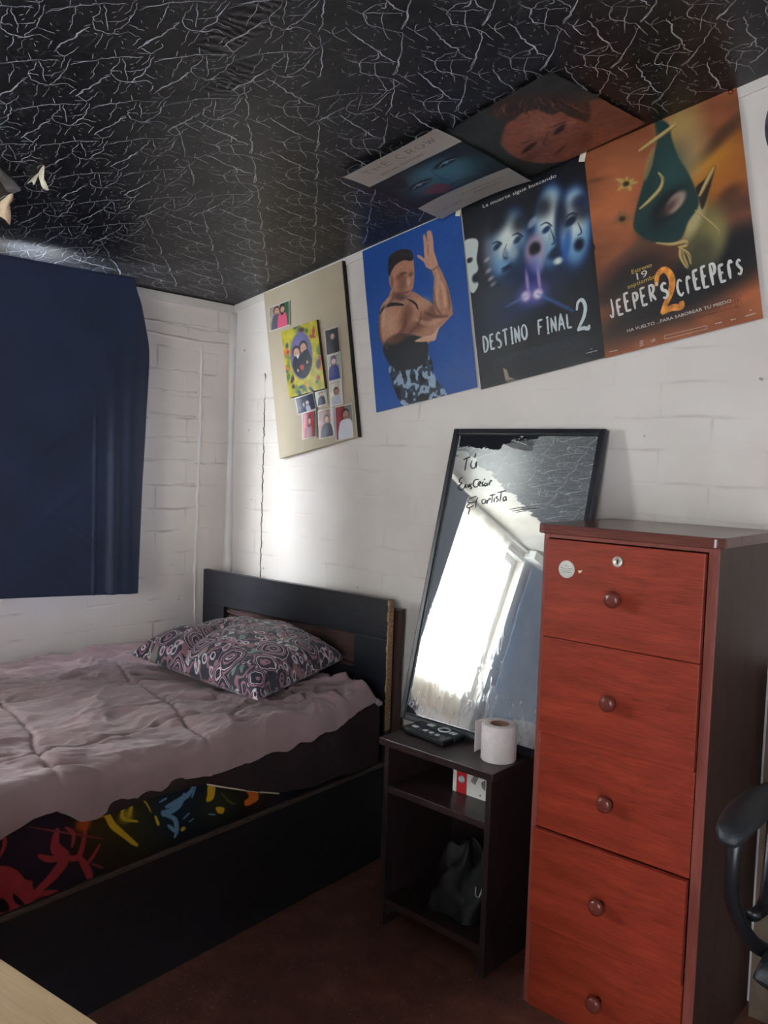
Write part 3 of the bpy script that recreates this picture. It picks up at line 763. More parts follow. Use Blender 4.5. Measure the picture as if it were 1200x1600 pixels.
# ---- blue poster: man in camouflage trousers
def blue_poster():
    q = [(125,415),(800,140),(862,1350),(205,1530)]
    TL, TR, BL = on_wall((-2.177, 2.137)), on_wall((-1.736, 2.213)), on_wall((-2.078, 1.551))
    A = Art(230, 310, .447, .594, q, (28, 78, 152))
    A.a = A.a*(.92+.18*fbm(A.X*9, A.Y*9, 3, 4)[..., None])
    skin, dk, lt = (176, 124, 98), (112, 70, 56), (206, 160, 134)
    A.poly([(305,1210),(420,1180),(545,1130),(575,1240),(600,1300),(670,1412),(560,1445),(400,1490),(345,1410),(312,1330)], (44, 56, 72), .002)
    rs = np.random.RandomState(4)
    msk = A.mask(catmull(A.pt([(305,1210),(545,1130),(600,1300),(665,1412),(400,1490),(320,1330)]), 4, True), .001)
    n = fbm(A.X*55, A.Y*55, 2, 9); A.blend(msk*sstep(.56, .6, n), (140, 164, 186)); A.blend(msk*sstep(.40, .36, n), (16, 20, 28))
    A.poly([(330,690),(300,745),(250,810),(232,930),(240,1040),(285,1115),(330,1130),(430,1060),(540,1080),(600,1000),(700,895),(722,850),(600,800),(580,780),(540,755),(470,710),(440,740),(380,760)], skin, .002)
    A.poly([(255,1090),(330,1010),(430,1000),(545,1040),(555,1130),(540,1190),(430,1240),(315,1225)], (30, 34, 40), .004)
    A.ell((330,1040), .04, .016, .1, dk, .6, .8); A.ell((300,930), .03, .05, .3, lt, .8, .5)
    A.ell((420,880), .025, .045, .5, dk, .6, .8); A.ell((470,960), .07, .02, -.2, dk, .7, .7); A.ell((560,880), .05, .02, -.5, dk, .8, .7)
    A.ell((600,840), .02, .02, 0, dk, .7, .6); A.ell((520,790), .04, .018, .2, lt, .8, .4)
    A.stroke([(240,860),(275,815),(330,795),(400,800)], .014, (26, 26, 30)); A.stroke([(430,760),(480,790),(500,830)], .008, (26, 26, 30))
    A.poly([(640,530),(600,560),(612,620),(605,700),(602,790),(620,860),(680,882),(722,858),(716,760),(692,650)], skin, .0015)
    A.stroke([(625,560),(640,640),(628,720),(635,820)], .016, lt, .004, .7); A.stroke([(690,670),(706,760),(705,840)], .008, dk, .003, .7)
    A.poly([(600,565),(560,540),(548,505),(505,470),(503,455),(520,455),(552,480),(550,420),(547,320),(556,305),(566,330),(574,370),(572,300),(584,283),(602,290),(612,330),(616,430),(642,525)], (196, 146, 122), .001, smooth=False)
    A.stroke([(575,380),(578,460)], .003, dk)
    A.poly([(470,1050),(520,1022),(590,1000),(632,948),(615,1010),(600,1042),(540,1052)], lt, .001)
    A.poly([(312,560),(308,485),(335,440),(400,415),(465,430),(478,500),(481,590),(470,680),(440,735),(400,748),(350,730),(330,700),(310,640)], skin, .001)
    for P_, w_, c_, al in (([(250,830),(238,930),(246,1040),(290,1105)], .010, (96, 60, 50), .7), ([(300,760),(270,850),(262,950)], .014, (214, 170, 144), .55), ([(420,870),(400,960),(350,1020)], .018, (98, 58, 46), .6),
        ([(480,900),(560,930),(640,900)], .016, (206, 156, 128), .6), ([(540,850),(600,880),(690,880)], .010, (92, 54, 44), .8), ([(610,700),(612,800),(650,870)], .010, (96, 58, 48), .6), ([(655,640),(675,720),(680,810)], .014, (214, 168, 142), .7),
        ([(520,850),(500,930),(440,990)], .010, (92, 56, 46), .6), ([(340,700),(330,760),(300,790)], .010, (110, 68, 54), .7), ([(560,580),(600,560),(640,540)], .005, (110, 70, 58), .7)):
        A.stroke(P_, w_, c_, .005, al)
    A.poly([(305,570),(308,480),(335,440),(400,412),(462,424),(476,480),(455,496),(420,488),(385,502),(350,530),(325,575),(318,600)], (36, 30, 32), .002)
    A.ell((385,600), .02, .010, -.2, dk, .6, .9); A.ell((455,590), .012, .008, -.2, dk, .6, .9); A.stroke([(385,585),(430,575)], .004, (40, 28, 26))
    A.ell((400,650), .02, .03, .2, dk, .8, .7); A.stroke([(410,715),(445,708)], .005, (120, 56, 50)); A.ell((440,640), .008, .02, .1, lt, .6, .7)
    A.ell((375,740), .03, .014, .3, (90, 56, 46), .7, .9)
    A.ell((330,640), .007, .02, .1, dk, .5, .7)
    for k in range(14): A.stroke([(318+k*11, 470-12*math.sin(k/4.)), (322+k*11, 440-16*math.sin(k/4.))], .002, (120, 100, 92), .0008, .5)
    A.grain(.16, 14, 3)
    s = Sheet('wall_poster', TL, TR, BL, A, 'blue poster of a bare-armed man in camouflage trousers with one hand raised', 'poster', amp=.004, seed=3)
blue_poster()

# ---- dark poster with pale blue faces
def dark_poster():
    q = [(95,405),(885,45),(1018,1345),(222,1560)]
    TL, TR, BL = on_wall((-1.731, 2.216)), on_wall((-1.287, 2.297)), on_wall((-1.622, 1.619))
    A = Art(240, 320, .451, .607, q, (13, 15, 22))
    A.a = A.a*(.8+.5*fbm(A.X*8, A.Y*8, 3, 6)[..., None])
    A.ell((340,980), .10, .10, .3, (66, 72, 82), .9, .75); A.ell((240,700), .05, .10, 0, (60, 60, 66), .9, .6)
    A.ell((560,960), .16, .05, -.3, (30, 52, 96), .9, .7)
    cream, cy, bl = (214, 224, 216), (120, 168, 200), (36, 86, 168)
    def face(c, rx, ry, ang, k=1., eyes=True):
        A.ell(c, rx*1.15, ry*1.1, ang, bl, .35, .8*k); A.ell(c, rx, ry, ang, cy, .3, .9*k)
        A.ell((c[0]-5, c[1]-60), rx*.75, ry*.62, ang, cream, .5, .95*k)
    # left edge profile
    A.poly([(110,640),(160,605),(205,625),(195,740),(205,800),(180,850),(205,900),(170,955),(130,900),(110,800)], cream, .003, .9)
    A.ell((150,745), .012, .008, 0, (20, 30, 50), .5); A.ell((185,860), .012, .014, 0, (16, 22, 36), .5)
    face((400,650), .062, .100, .25); A.ell((290,640), .03, .07, .2, (150, 160, 170), .7, .6)
    for c in ((455,610),(325,655)): A.ell(c, .016, .009, -.4, (22, 40, 66), .5, .9)
    A.ell((375,710), .012, .02, 0, (60, 90, 120), .6, .7); A.ell((390,790), .022, .008, -.3, (22, 34, 60), .5, .9); A.ell((430,760), .02, .05, .3, (30, 80, 140), .8, .5)
    for c in ((260,740),(270,810),(285,860),(300,895)): A.ell(c, .012, .006, -.3, (190, 180, 190), .7, .7)
    face((665,520), .052, .110, .15); A.ell((640,545), .016, .009, -.3, (24, 50, 96), .5); A.ell((735,560), .022, .08, .1, (14, 22, 44), .6, .95)
    A.ell((700,690), .03, .016, -.3, (20, 30, 56), .5, .95); A.ell((660,610), .006, .03, .2, (150, 170, 180), .6, .7); A.ell((715,745), .016, .01, 0, cream, .6)
    face((820,520), .048, .105, .1); A.ell((795,490), .020, .012, -.4, (16, 26, 48), .5); A.ell((846,640), .016, .018, .3, (14, 20, 40), .6); A.ell((770,640), .012, .05, .3, bl, .7, .8)
    # brows, noses, lips and the dark side of each face
    dkb = (22, 42, 74)
    for P_, w_ in (([(420,585),(455,570),(490,590)], .006), ([(290,640),(325,625),(355,640)], .006), ([(600,520),(640,500),(675,520)], .005), ([(765,465),(800,440),(835,445)], .007), ([(385,640),(365,700),(372,730),(398,728)], .005), ([(668,545),(690,620),(672,640)], .005),
                   ([(840,500),(862,560),(838,580)], .005), ([(350,800),(385,785),(425,790)], .007), ([(672,700),(705,690),(735,700)], .008)):
        A.stroke(P_, w_, dkb, .0015, .85)
    A.ell((470,760), .03, .06, .3, (24, 40, 76), .9, .75); A.ell((330,500), .05, .03, -.4, (12, 16, 26), .8, .9); A.ell((470,500), .03, .03, .5, (12, 16, 26), .8, .8)
    A.ell((620,400), .03, .03, -.4, (14, 18, 30), .8, .8); A.ell((740,440), .02, .05, 0, (14, 20, 40), .8, .8); A.ell((870,420), .03, .03, .5, (14, 18, 34), .8, .8); A.ell((400,840), .05, .02, -.2, (26, 34, 54), .9, .7)
    A.ell((360,690), .012, .018, .2, cream, .8, .5); A.ell((430,700), .016, .02, .2, cream, .8, .5)
    A.ell((850,360), .03, .02, 0, (20, 30, 60), .7, .8)
    A.ell((565,690), .035, .055, .1, (176, 150, 170), .4, .9); A.ell((565,668), .020, .020, .1, (16, 14, 22), .5); A.ell((580,770), .02, .03, 0, (150, 160, 200), .6, .8)
    A.ell((550,500), .02, .012, -.6, (170, 190, 200), .5, .7)
    A.ell((545,850), .03, .05, 0, (30, 50, 150), .8, .6)
    for c in ((508,970),(582,955)):
        A.ell(c, .030, .030, 0, (120, 110, 190), .9, .6); A.ell(c, .016, .014, 0, (236, 214, 226), .6); A.ell((c[0]+8, c[1]-90), .006, .035, 0, (190, 150, 190), .7, .8)
    A.stroke([(380,1040),(508,970)], .01, (110, 130, 190), .004, .5); A.stroke([(582,955),(800,1060)], .012, (60, 110, 190), .005, .6)
    A.poly([(360,1420),(385,1435),(400,1480),(440,1490),(455,1500),(385,1518),(372,1480)], (150, 132, 118), .001, smooth=False)
    # faint block of small print
    v = sstep(.855, .86, A.v)*sstep(.935, .93, A.v)*sstep(.12, .14, A.u)*sstep(.85, .83, A.u)
    A.blend(v*(np.sin(A.v*640) > 0)*(vnoise(A.X*700, A.v*102, 3) > .45), (56, 60, 78), .7)
    A.blend(1-sstep(0, .0012, np.abs(A.u-.43)), (60, 64, 74), .5); A.blend((A.v > .985)*1.*(1-sstep(0,.002,A.u*0)), (40, 40, 46), .5)
    s = Sheet('wall_poster', TL, TR, BL, A, 'near-black film poster with pale blue glowing faces and white lettering', 'poster', amp=.004, seed=7)
    put_text(s, 'tagline', 'La muerte sigue buscando', (235,408), (708,205), .011, 'w_text')
    put_text(s, 'title', 'DESTINO', (240,1322), (528,1238), .050, 'b_text', 'stroke', .15, .08, 2)
    put_text(s, 'title', 'FINAL', (582,1218), (812,1158), .046, 'b_text', 'stroke', .15, .08, 5)
    put_text(s, 'numeral', '2', (826,1190), (922,1165), .088, 'b_text', 'stroke', .13, 0, 5)
    marks(s, 'small_print', [((885,1325), (955,1306)), ((910,1300), (922,1297))], .0028, 'w_text')
dark_poster()

# ---- orange poster
def orange_poster():
    q = [(50,475),(862,110),(1021,1340),(165,1565)]
    TL, TR, BL = on_wall((-1.287, 2.297), .008), on_wall((-.854, 2.374), .008), on_wall((-1.186, 1.696), .008)
    A = Art(250, 340, .44, .61, q, (150, 84, 50))
    n = fbm(A.X*6+A.Y*3, A.Y*16-A.X*4, 4, 3)[..., None]
    A.a = A.a*(.65+.7*n)
    for c, rx, ry, an, col, al in (((250,700),.08,.14,.2,(190,110,70),.5), ((760,560),.10,.07,-.5,(178,108,36),.8), ((700,520),.07,.03,-.4,(196,140,40),.6), ((760,400),.09,.018,-.5,(70,44,34),.8),
             ((860,740),.08,.022,-.1,(84,54,44),.8), ((830,680),.03,.018,-.4,(70,44,34),.7), ((860,850),.06,.02,-.2,(176,104,76),.6), ((330,980),.12,.018,-.3,(90,70,58),.7), ((260,1070),.06,.02,-.1,(128,64,50),.8),
             ((560,320),.05,.06,.5,(178,160,96),.7), ((620,480),.04,.07,.4,(176,158,110),.6), ((110,620),.03,.006,.2,(100,62,44),.7)):
        A.ell(c, rx, ry, an, col, .8, al)
    A.ell((300,1130), .13, .05, -.3, (30, 26, 30), .7, .9); A.ell((640,1150), .20, .08, -.3, (26, 26, 30), .6, .95); A.ell((850,1000), .10, .07, -.3, (24, 24, 30), .7, .95); A.ell((420,1270), .18, .05, -.3, (26, 24, 28), .7, .9)
    A.ell((700,900), .055, .075, .3, (122, 116, 70), .5, .95); A.ell((740,930), .03, .05, .3, (150, 140, 84), .7, .7); A.ell((680,1000), .04, .05, 0, (60, 60, 44), .7, .8); A.ell((640,820), .02, .05, .6, (182, 168, 120), .6, .9)
    # tapering dark green shape
    A.poly([(430,300),(500,320),(520,400),(555,490),(600,560),(640,640),(665,740),(610,830),(570,920),(470,950),(370,915),(318,870),(325,790),(365,640),(400,520),(440,420)], (30, 58, 56), .005)
    A.ell((520,560), .04, .06, .3, (44, 82, 78), .9, .6); A.ell((440,880), .05, .02, .1, (22, 44, 46), .8, .7)
    A.poly([(430,440),(415,540),(375,620),(372,560),(395,480)], (150, 126, 84), .004, .7)
    A.ell((500,750), .056, .032, -.55, (16, 18, 20), .5, .9); A.ell((540,730), .034, .020, -.6, (178, 150, 134), .35, .95); A.ell((500,762), .030, .012, -.55, (60, 44, 40), .8, .8)
    A.poly([(650,650),(700,600),(740,540),(748,560),(690,760),(665,700)], (30, 30, 28), .003, .9)
    for P_, w_ in (([(535,320),(470,370),(345,460)], .010), ([(745,540),(715,600),(670,690)], .010), ([(450,575),(472,610),(455,660),(400,720),(350,765)], .010), ([(440,945),(520,950),(590,935),(600,955),(560,965)], .009),
                   ([(570,970),(575,1010),(605,1070)], .014), ([(560,965),(610,1000),(625,1050)], .008), ([(645,770),(690,800),(760,860),(780,890)], .005)):
        A.stroke(P_, w_, (190, 164, 106), .0015); A.stroke([(x+6, y+10) for x, y in P_], w_*.35, (110, 88, 52), .001, .8)
    for c in ((275,635),(255,820)):
        A.ell(c, .020, .014, .4, (170, 146, 86) if c[1] < 700 else (128, 86, 58), .6, .8)
        for k in range(9):
            a = k*.7+c[0]+math.sin(k*3.)*.5; r = (24+22*abs(math.sin(k*2.1+c[1])))
            A.stroke([c, (c[0]+r*math.cos(a)*1.3, c[1]+r*math.sin(a))], .008, (188, 160, 84) if c[1] < 700 else (140, 96, 60), .002, .85)
        A.ell(c, .010, .007, .3, (50, 34, 26), .5, .9)
    v = sstep(.875, .88, A.v)*sstep(.93, .925, A.v)*sstep(.1, .12, A.u)*sstep(.9, .88, A.u)
    A.blend(v*(np.sin(A.v*620) > 0)*(vnoise(A.X*700, A.v*99, 3) > .4), (70, 34, 26), .7)
    A.blend(1-sstep(0, .001, np.abs(A.u-.5)), (190, 160, 130), .25)
    s = Sheet('wall_poster', TL, TR, BL, A, 'orange film poster with a dark green shape and ragged white title', 'poster', amp=.004, seed=12)
    put_text(s, 'release_date', 'Estreno', (310,1113), (418,1070), .012, 'y_text')
    put_text(s, 'release_date', '19', (338,1143), (395,1122), .019, 'w_text')
    put_text(s, 'release_date', 'septiembre', (288,1192), (455,1125), .012, 'y_text')
    put_text(s, 'numeral', '2', (462,1330), (610,1268), .115, 'o_text', 'stroke', .16, 0, 2, .0010)
    put_text(s, 'title', "JEEPER'S", (190,1345), (520,1222), .048, 'w_text', 'stroke', .16, .16, 3, .0016)
    put_text(s, 'title', 'CrEEPErs', (560,1228), (925,1095), .050, 'w_text', 'stroke', .16, .16, 9, .0016)
    put_text(s, 'tagline', 'HA VUELTO ...PARA SABOREAR TU MIEDO', (285,1424), (848,1255), .0085, 'w_text')
    put_text(s, 'small_print', 'UA', (415,1478), (440,1468), .009, 'w_text')
    marks(s, 'small_print', [((352,1495), (370,1490)), ((352,1484), (370,1479)), ((352,1473), (370,1468)), ((925,1330), (985,1312)), ((948,1298), (960,1295)), ((188,1530), (232,1520)), ((762,1372), (797,1364)), ((846,1352), (872,1345))], .0030, 'w_text', 4)
    fr = [(485,1440),(716,1383),(718,1400),(488,1458),(485,1440)]
    Q = s.art.pt(fr); V, F = [], []
    for a, b in zip(Q[:-1], Q[1:]):
        v_, f_ = ribbon(np.array([a, b]), .0008, 0); F += [tuple(i+len(V) for i in g) for g in f_]; V += list(v_)
    s.flat('small_print_frame', V, F, 'w_text')
    # brass pin
    p = s.at(np.array([.965]), np.array([.02]), 0)[0]
    pin = lathe('push_pin', [(0, .008), (.004, .007), (.006, .004), (.006, 0), (0, 0)], plain('brass', (170, 110, 70), .3, 1), None, 12)
    pin.location = tuple(p); pin.rotation_euler = (math.pi/2, 0, 0); tag(pin, 'brass pin in the top right corner of the orange poster', 'pin')
orange_poster()
# white paper tabs pinning the tops between posters
def tab(x, z, label):
    o = box('paper_tab', -.010, .010, -.0012, .0012, -.016, .016, M['cream'], None, .0004); o.location = (x, YW-.0165, z); o.rotation_euler = (0, .17, 0)
    tag(o, label, 'paper tab', None)
tab(-1.735, 2.203, 'cream paper tab between the blue poster and the dark poster')
tab(-1.286, 2.285, 'cream paper tab between the dark poster and the orange poster')

# ---- posters on the ceiling
def on_ceil(x, y, off=.005): return (x, y, ceil_z(x)-off)
def white_ceiling_poster():
    q = [(78,405),(440,215),(800,405),(440,553)]
    TL, TR, BL = on_ceil(-1.787, 1.751, .012), on_ceil(-1.445, 1.752, .012), on_ceil(-1.795, 2.223, .012)
    A = Art(170, 230, .35, .472, None, (176, 170, 160))
    A.a = A.a*(.96+.08*fbm(A.X*9, A.Y*9, 3, 2)[..., None])
    band = sstep(.245, .25, A.v)*sstep(.735, .73, A.v)
    A.blend(band, (16, 26, 36))
    n = fbm(A.X*14, A.Y*9, 4, 5)
    def M2(c, rx, ry, an, col, soft, al):
        A.ell(c, rx, ry, an, col, soft, al)
    M2((.52,.50), .13, .085, .1, (58, 106, 122), .6, .95); M2((.60,.42), .07, .05, .2, (76, 126, 140), .8, .7); M2((.38,.60), .06, .05, 0, (50, 92, 110), .8, .7)
    for c in ((.30,.48),(.70,.38)):
        M2(c, .046, .015, -.1, (14, 20, 30), .5, .95); A.stroke([(c[0]-.10, c[1]+.02),(c[0], c[1]-.008),(c[0]+.10, c[1]+.01)], .003, (170, 190, 196)); M2(c, .010, .008, 0, (120, 160, 170), .4, .9)
    A.stroke([(.52,.40),(.50,.55),(.56,.60)], .006, (30, 62, 76), .003, .7); A.stroke([(.42,.67),(.55,.645),(.70,.67)], .005, (14, 20, 30))
    A.poly([(.22,.60),(.40,.56),(.46,.66),(.34,.72)], (120, 56, 56), .006, .8); A.poly([(.12,.36),(.3,.3),(.2,.45)], (20, 22, 26), .008, .9)
    for k in range(9): A.stroke([(.55+.02*k, .52), (.50+.035*k, .73)], .002, (170, 180, 190), .001, .4)
    A.blend(band*0+(1-band)*(A.v > .74)*1., (150, 146, 142), .5)
    s = Sheet('ceiling_poster', TL, TR, BL, A, 'white bordered teal poster stuck to the black ceiling', 'poster', amp=.003, seed=5,
              curl=lambda u, v: .010*np.abs(u-.5)**2*4*sstep(.3, 1, v)+.004*(u > 0)*(1-np.minimum(1, v*6)))
    s.art.f = lambda P: np.atleast_2d(np.asarray(P, float))
    put_text(s, 'title', 'THE CROW', (.15,.115), (.90,.115), .030, 't_text', 'stroke', .10, 0)
    put_text(s, 'subtitle', 'SPECIAL EDITION', (.22,.19), (.66,.19), .012, 't_text')
    marks(s, 'small_print', [((.42,.82), (.86,.82)), ((.50,.87), (.80,.87)), ((.12,.90), (.35,.90))], .006, 't_text', 6)
white_ceiling_poster()
def portrait_poster():
    TL, TR, BL = on_ceil(-1.485, 1.800, .006), on_ceil(-1.118, 1.775, .006), on_ceil(-1.448, 2.235, .006)
    A = Art(200, 230, .37, .43, [(465,230),(880,30),(1158,232),(800,392)], (46, 48, 44))
    A.a = A.a*(.7+.6*fbm(A.X*12, A.Y*12, 3, 8)[..., None])
    A.poly([(700,250),(730,190),(800,160),(880,160),(960,200),(1040,240),(1150,232),(1000,320),(850,350),(760,330),(705,290)], (146, 84, 62), .008)
    A.poly([(985,150),(1060,150),(1150,230),(1050,260),(970,210)], (134, 78, 58), .01, .9)
    A.poly([(665,160),(690,120),(770,100),(860,100),(940,130),(990,150),(985,210),(930,190),(905,170),(870,180),(800,150),(740,190),(700,180)], (58, 38, 30), .006)
    rs = np.random.RandomState(14)
    for k in range(60):
        x = rs.uniform(680, 960); y = 112+38*rs.rand()+abs(x-830)*.12; d_ = (x-830)*.25
        A.stroke([(x, y), (x+rs.uniform(-14, 14)+d_*.3, y+rs.uniform(8, 18)), (x+rs.uniform(-10, 20)+d_*.6, y+rs.uniform(18, 40))], rs.uniform(.002, .006), [(160, 98, 66), (96, 58, 42), (36, 26, 24)][k % 3], .0015, .6)
    A.ell((790,290), .034, .010, -.35, (44, 26, 24), .5, .9); A.ell((895,232), .030, .010, -.45, (44, 26, 24), .5, .9)
    A.ell((850,270), .012, .03, .5, (120, 66, 50), .7, .6); A.ell((890,305), .035, .008, -.4, (90, 42, 40), .5, .8); A.ell((830,215), .05, .03, -.4, (178, 112, 84), .8, .6); A.ell((970,270), .02, .05, .6, (100, 52, 42), .8, .7)
    A.ell((850,300), .02, .007, -.4, (150, 70, 62), .5, .8); A.stroke([(860,235),(838,275),(850,290)], .005, (104, 56, 44), .002, .8); A.ell((800,320), .04, .02, -.3, (96, 52, 42), .8, .6); A.ell((930,215), .02, .012, -.5, (190, 122, 92), .7, .7)
    A.stroke([(765,275),(800,262)], .005, (52, 32, 28), .0015); A.stroke([(868,222),(912,205)], .005, (52, 32, 28), .0015); A.grain(.35, 10, 5)
    s = Sheet('ceiling_poster', TL, TR, BL, A, 'dark poster of a brown-haired face stuck to the ceiling above the orange poster', 'poster', amp=.004, seed=9)
portrait_poster()

# ---- pin board with snapshots
def pin_board():
    c = (-2.43, YW-.011, 1.745)
    r = empty('pin_board', c, 0, 'tall beige board leaning under the ceiling, covered with snapshots', 'pin board')
    pts = [(-2.713, 2.040), (-2.268, 2.112), (-2.156, 1.462), (-2.587, 1.372)]
    bm = bmesh.new(); f0 = [bm.verts.new((x-c[0], -.011, z-c[2])) for x, z in pts]; f1 = [bm.verts.new((x-c[0], .006, z-c[2])) for x, z in pts]
    bm.faces.new(f0); bm.faces.new(f1[::-1])
    for i in range(4): bm.faces.new((f0[i], f0[(i+1) % 4], f1[(i+1) % 4], f1[i]))
    bm_obj('board', bm, M['beige'], r, bevel=.003)
    mesh('shadow_band', [(-2.268-c[0]+.0005, .007, 2.112-c[2]), (-2.156-c[0]+.0005, .007, 1.462-c[2]), (-2.156-c[0]+.004, .007, 1.462-c[2]), (-2.268-c[0]+.004, .007, 2.112-c[2]),
        (-2.268-c[0]+.0005, -.009, 2.112-c[2]), (-2.156-c[0]+.0005, -.009, 1.462-c[2]), (-2.156-c[0]+.004, -.004, 1.462-c[2]), (-2.268-c[0]+.004, -.004, 2.112-c[2])],
        [(0,1,2,3),(4,7,6,5),(3,2,6,7),(0,3,7,4),(1,5,6,2)], M['dark'], r)  # shadow along the board's right edge, put in as a thin dark strip
pin_board()
def snap(corners, paint, label, k, off=.0245, curl=.004, border=True, name='snapshot', res=(44, 56)):
    P4 = [np.array(c_, float) for c_ in corners]
    TL, TR, BL = (np.array([p[0], YW-off, p[1]]) for p in (P4[0], P4[1], P4[3]))
    A = Art(res[0], res[1], np.linalg.norm(TR-TL), np.linalg.norm(BL-TL), None, (120, 120, 120)); paint(A)
    if border:
        m = np.minimum(np.minimum(A.u, 1-A.u)*A.w, np.minimum(A.v, 1-A.v)*A.h) < .0035; A.blend(m*1., (206, 200, 190))
    return Sheet(name, TL, TR, BL, A, label, 'photo', 'snapshots on the beige board' if border else None, amp=.001, seed=k,
          curl=lambda u, v: curl*(np.abs(u-.4)**2*2+.6*np.abs(v-.5)**2), mat='artmatt')
def person(A, x, top, hd, skin, hair, shirt, wdt=.22, longhair=False, glasses=False):
    s_ = A.h
    A.poly([(x-wdt, 1.02), (x-wdt*.9, top+.42), (x-wdt*.35, top+.30), (x+wdt*.35, top+.30), (x+wdt*.9, top+.42), (x+wdt, 1.02)], shirt, .0015)
    A.ell((x, top+.14), hd*1.25*A.w, .16*s_*.95 if not longhair else .24*s_, 0, hair, .2)
    A.ell((x+.01, top+.17), hd*A.w, .12*s_, 0, skin, .2)
    if glasses: A.stroke([(x-hd, top+.15), (x+hd, top+.15)], .002, (30, 26, 28))
    A.ell((x, top+.235), hd*.4*A.w, .012*s_, 0, (130, 60, 56), .4)
S1, S2 = (198, 150, 126), (176, 124, 100)
def bgf(c, c2=None, split=.5):
    def f(A):
        A.a[:] = c; A.a *= (.8+.4*fbm(A.X*60, A.Y*60, 2, 3)[..., None])
        if c2 is not None: A.blend(sstep(split-.02, split+.02, A.u), c2)
    return f
def ph(bg, *people):
    def f(A):
        bg(A)
        for p_ in people: person(A, **p_)
    return f
snap([(-2.671,1.978),(-2.547,1.996),(-2.532,1.898),(-2.664,1.880)], ph(bgf((150,136,128), (46,92,60), .68), dict(x=.36, top=.08, hd=.12, skin=S1, hair=(40,24,22), shirt=(86,86,100), glasses=True), dict(x=.64, top=.1, hd=.10, skin=S1, hair=(44,26,24), shirt=(206,84,116), longhair=True)),
     'snapshot of a man in glasses and a woman in pink, topmost on the beige board', 1, res=(60, 50))
snap([(-2.343,1.862),(-2.268,1.872),(-2.250,1.776),(-2.328,1.766)], ph(bgf((40,38,42)), dict(x=.5, top=.15, hd=.15, skin=(196,160,144), hair=(20,16,18), shirt=(34,30,34), longhair=True)), 'dark snapshot of a long-haired person, right of the yellow card', 2)
snap([(-2.324,1.764),(-2.250,1.774),(-2.240,1.676),(-2.314,1.668)], ph(bgf((150,156,140)), dict(x=.42, top=.1, hd=.16, skin=(206,170,160), hair=(64,30,66), shirt=(44,54,120), longhair=True, wdt=.36)), 'snapshot of a person with purple hair and a blue shirt', 3)
snap([(-2.312,1.667),(-2.242,1.677),(-2.225,1.582),(-2.298,1.574)], ph(bgf((188,178,160), (206,200,196), .8), dict(x=.5, top=.28, hd=.16, skin=S2, hair=(40,34,36), shirt=(180,182,190), wdt=.34)), 'snapshot of a dark-haired person in pale clothes, third down the right column', 4)
snap([(-2.498,1.612),(-2.392,1.633),(-2.372,1.563),(-2.476,1.545)], ph(bgf((30,38,66)), dict(x=.55, top=.3, hd=.09, skin=(200,190,190), hair=(26,26,40), shirt=(170,174,190), wdt=.14), dict(x=.35, top=.35, hd=.05, skin=(170,160,170), hair=(26,26,40), shirt=(40,46,70), wdt=.1)), 'dark blue wide snapshot just under the yellow card', 5, curl=.008, res=(60, 44))
snap([(-2.386,1.630),(-2.324,1.642),(-2.312,1.586),(-2.374,1.573)], ph(bgf((170,176,160)), dict(x=.48, top=.06, hd=.14, skin=S1, hair=(50,30,26), shirt=(36,36,48), wdt=.3)), 'small snapshot of a person in a dark coat, right of the dark blue snapshot', 6)
snap([(-2.455,1.552),(-2.372,1.565),(-2.353,1.462),(-2.448,1.449)], ph(bgf((170,30,52), (60,84,60), .8), dict(x=.46, top=.2, hd=.10, skin=S1, hair=(60,24,28), shirt=(150,110,116), longhair=True, wdt=.2)), 'red snapshot of a long-haired person, leftmost in the bottom row', 7, curl=.008)
snap([(-2.367,1.560),(-2.280,1.573),(-2.262,1.461),(-2.354,1.452)], ph(bgf((150,110,100), (200,196,190), .75), dict(x=.5, top=.2, hd=.13, skin=S1, hair=(60,30,34), shirt=(40,36,50), wdt=.34)), 'snapshot of a seated person in black, middle of the bottom row', 8)
snap([(-2.276,1.573),(-2.184,1.586),(-2.162,1.460),(-2.262,1.447)], ph(bgf((140,40,52), (120,120,110), .55), dict(x=.58, top=.12, hd=.17, skin=S2, hair=(30,30,34), shirt=(206,206,212), wdt=.4)), 'largest snapshot on the board, person in white before a red background', 9)
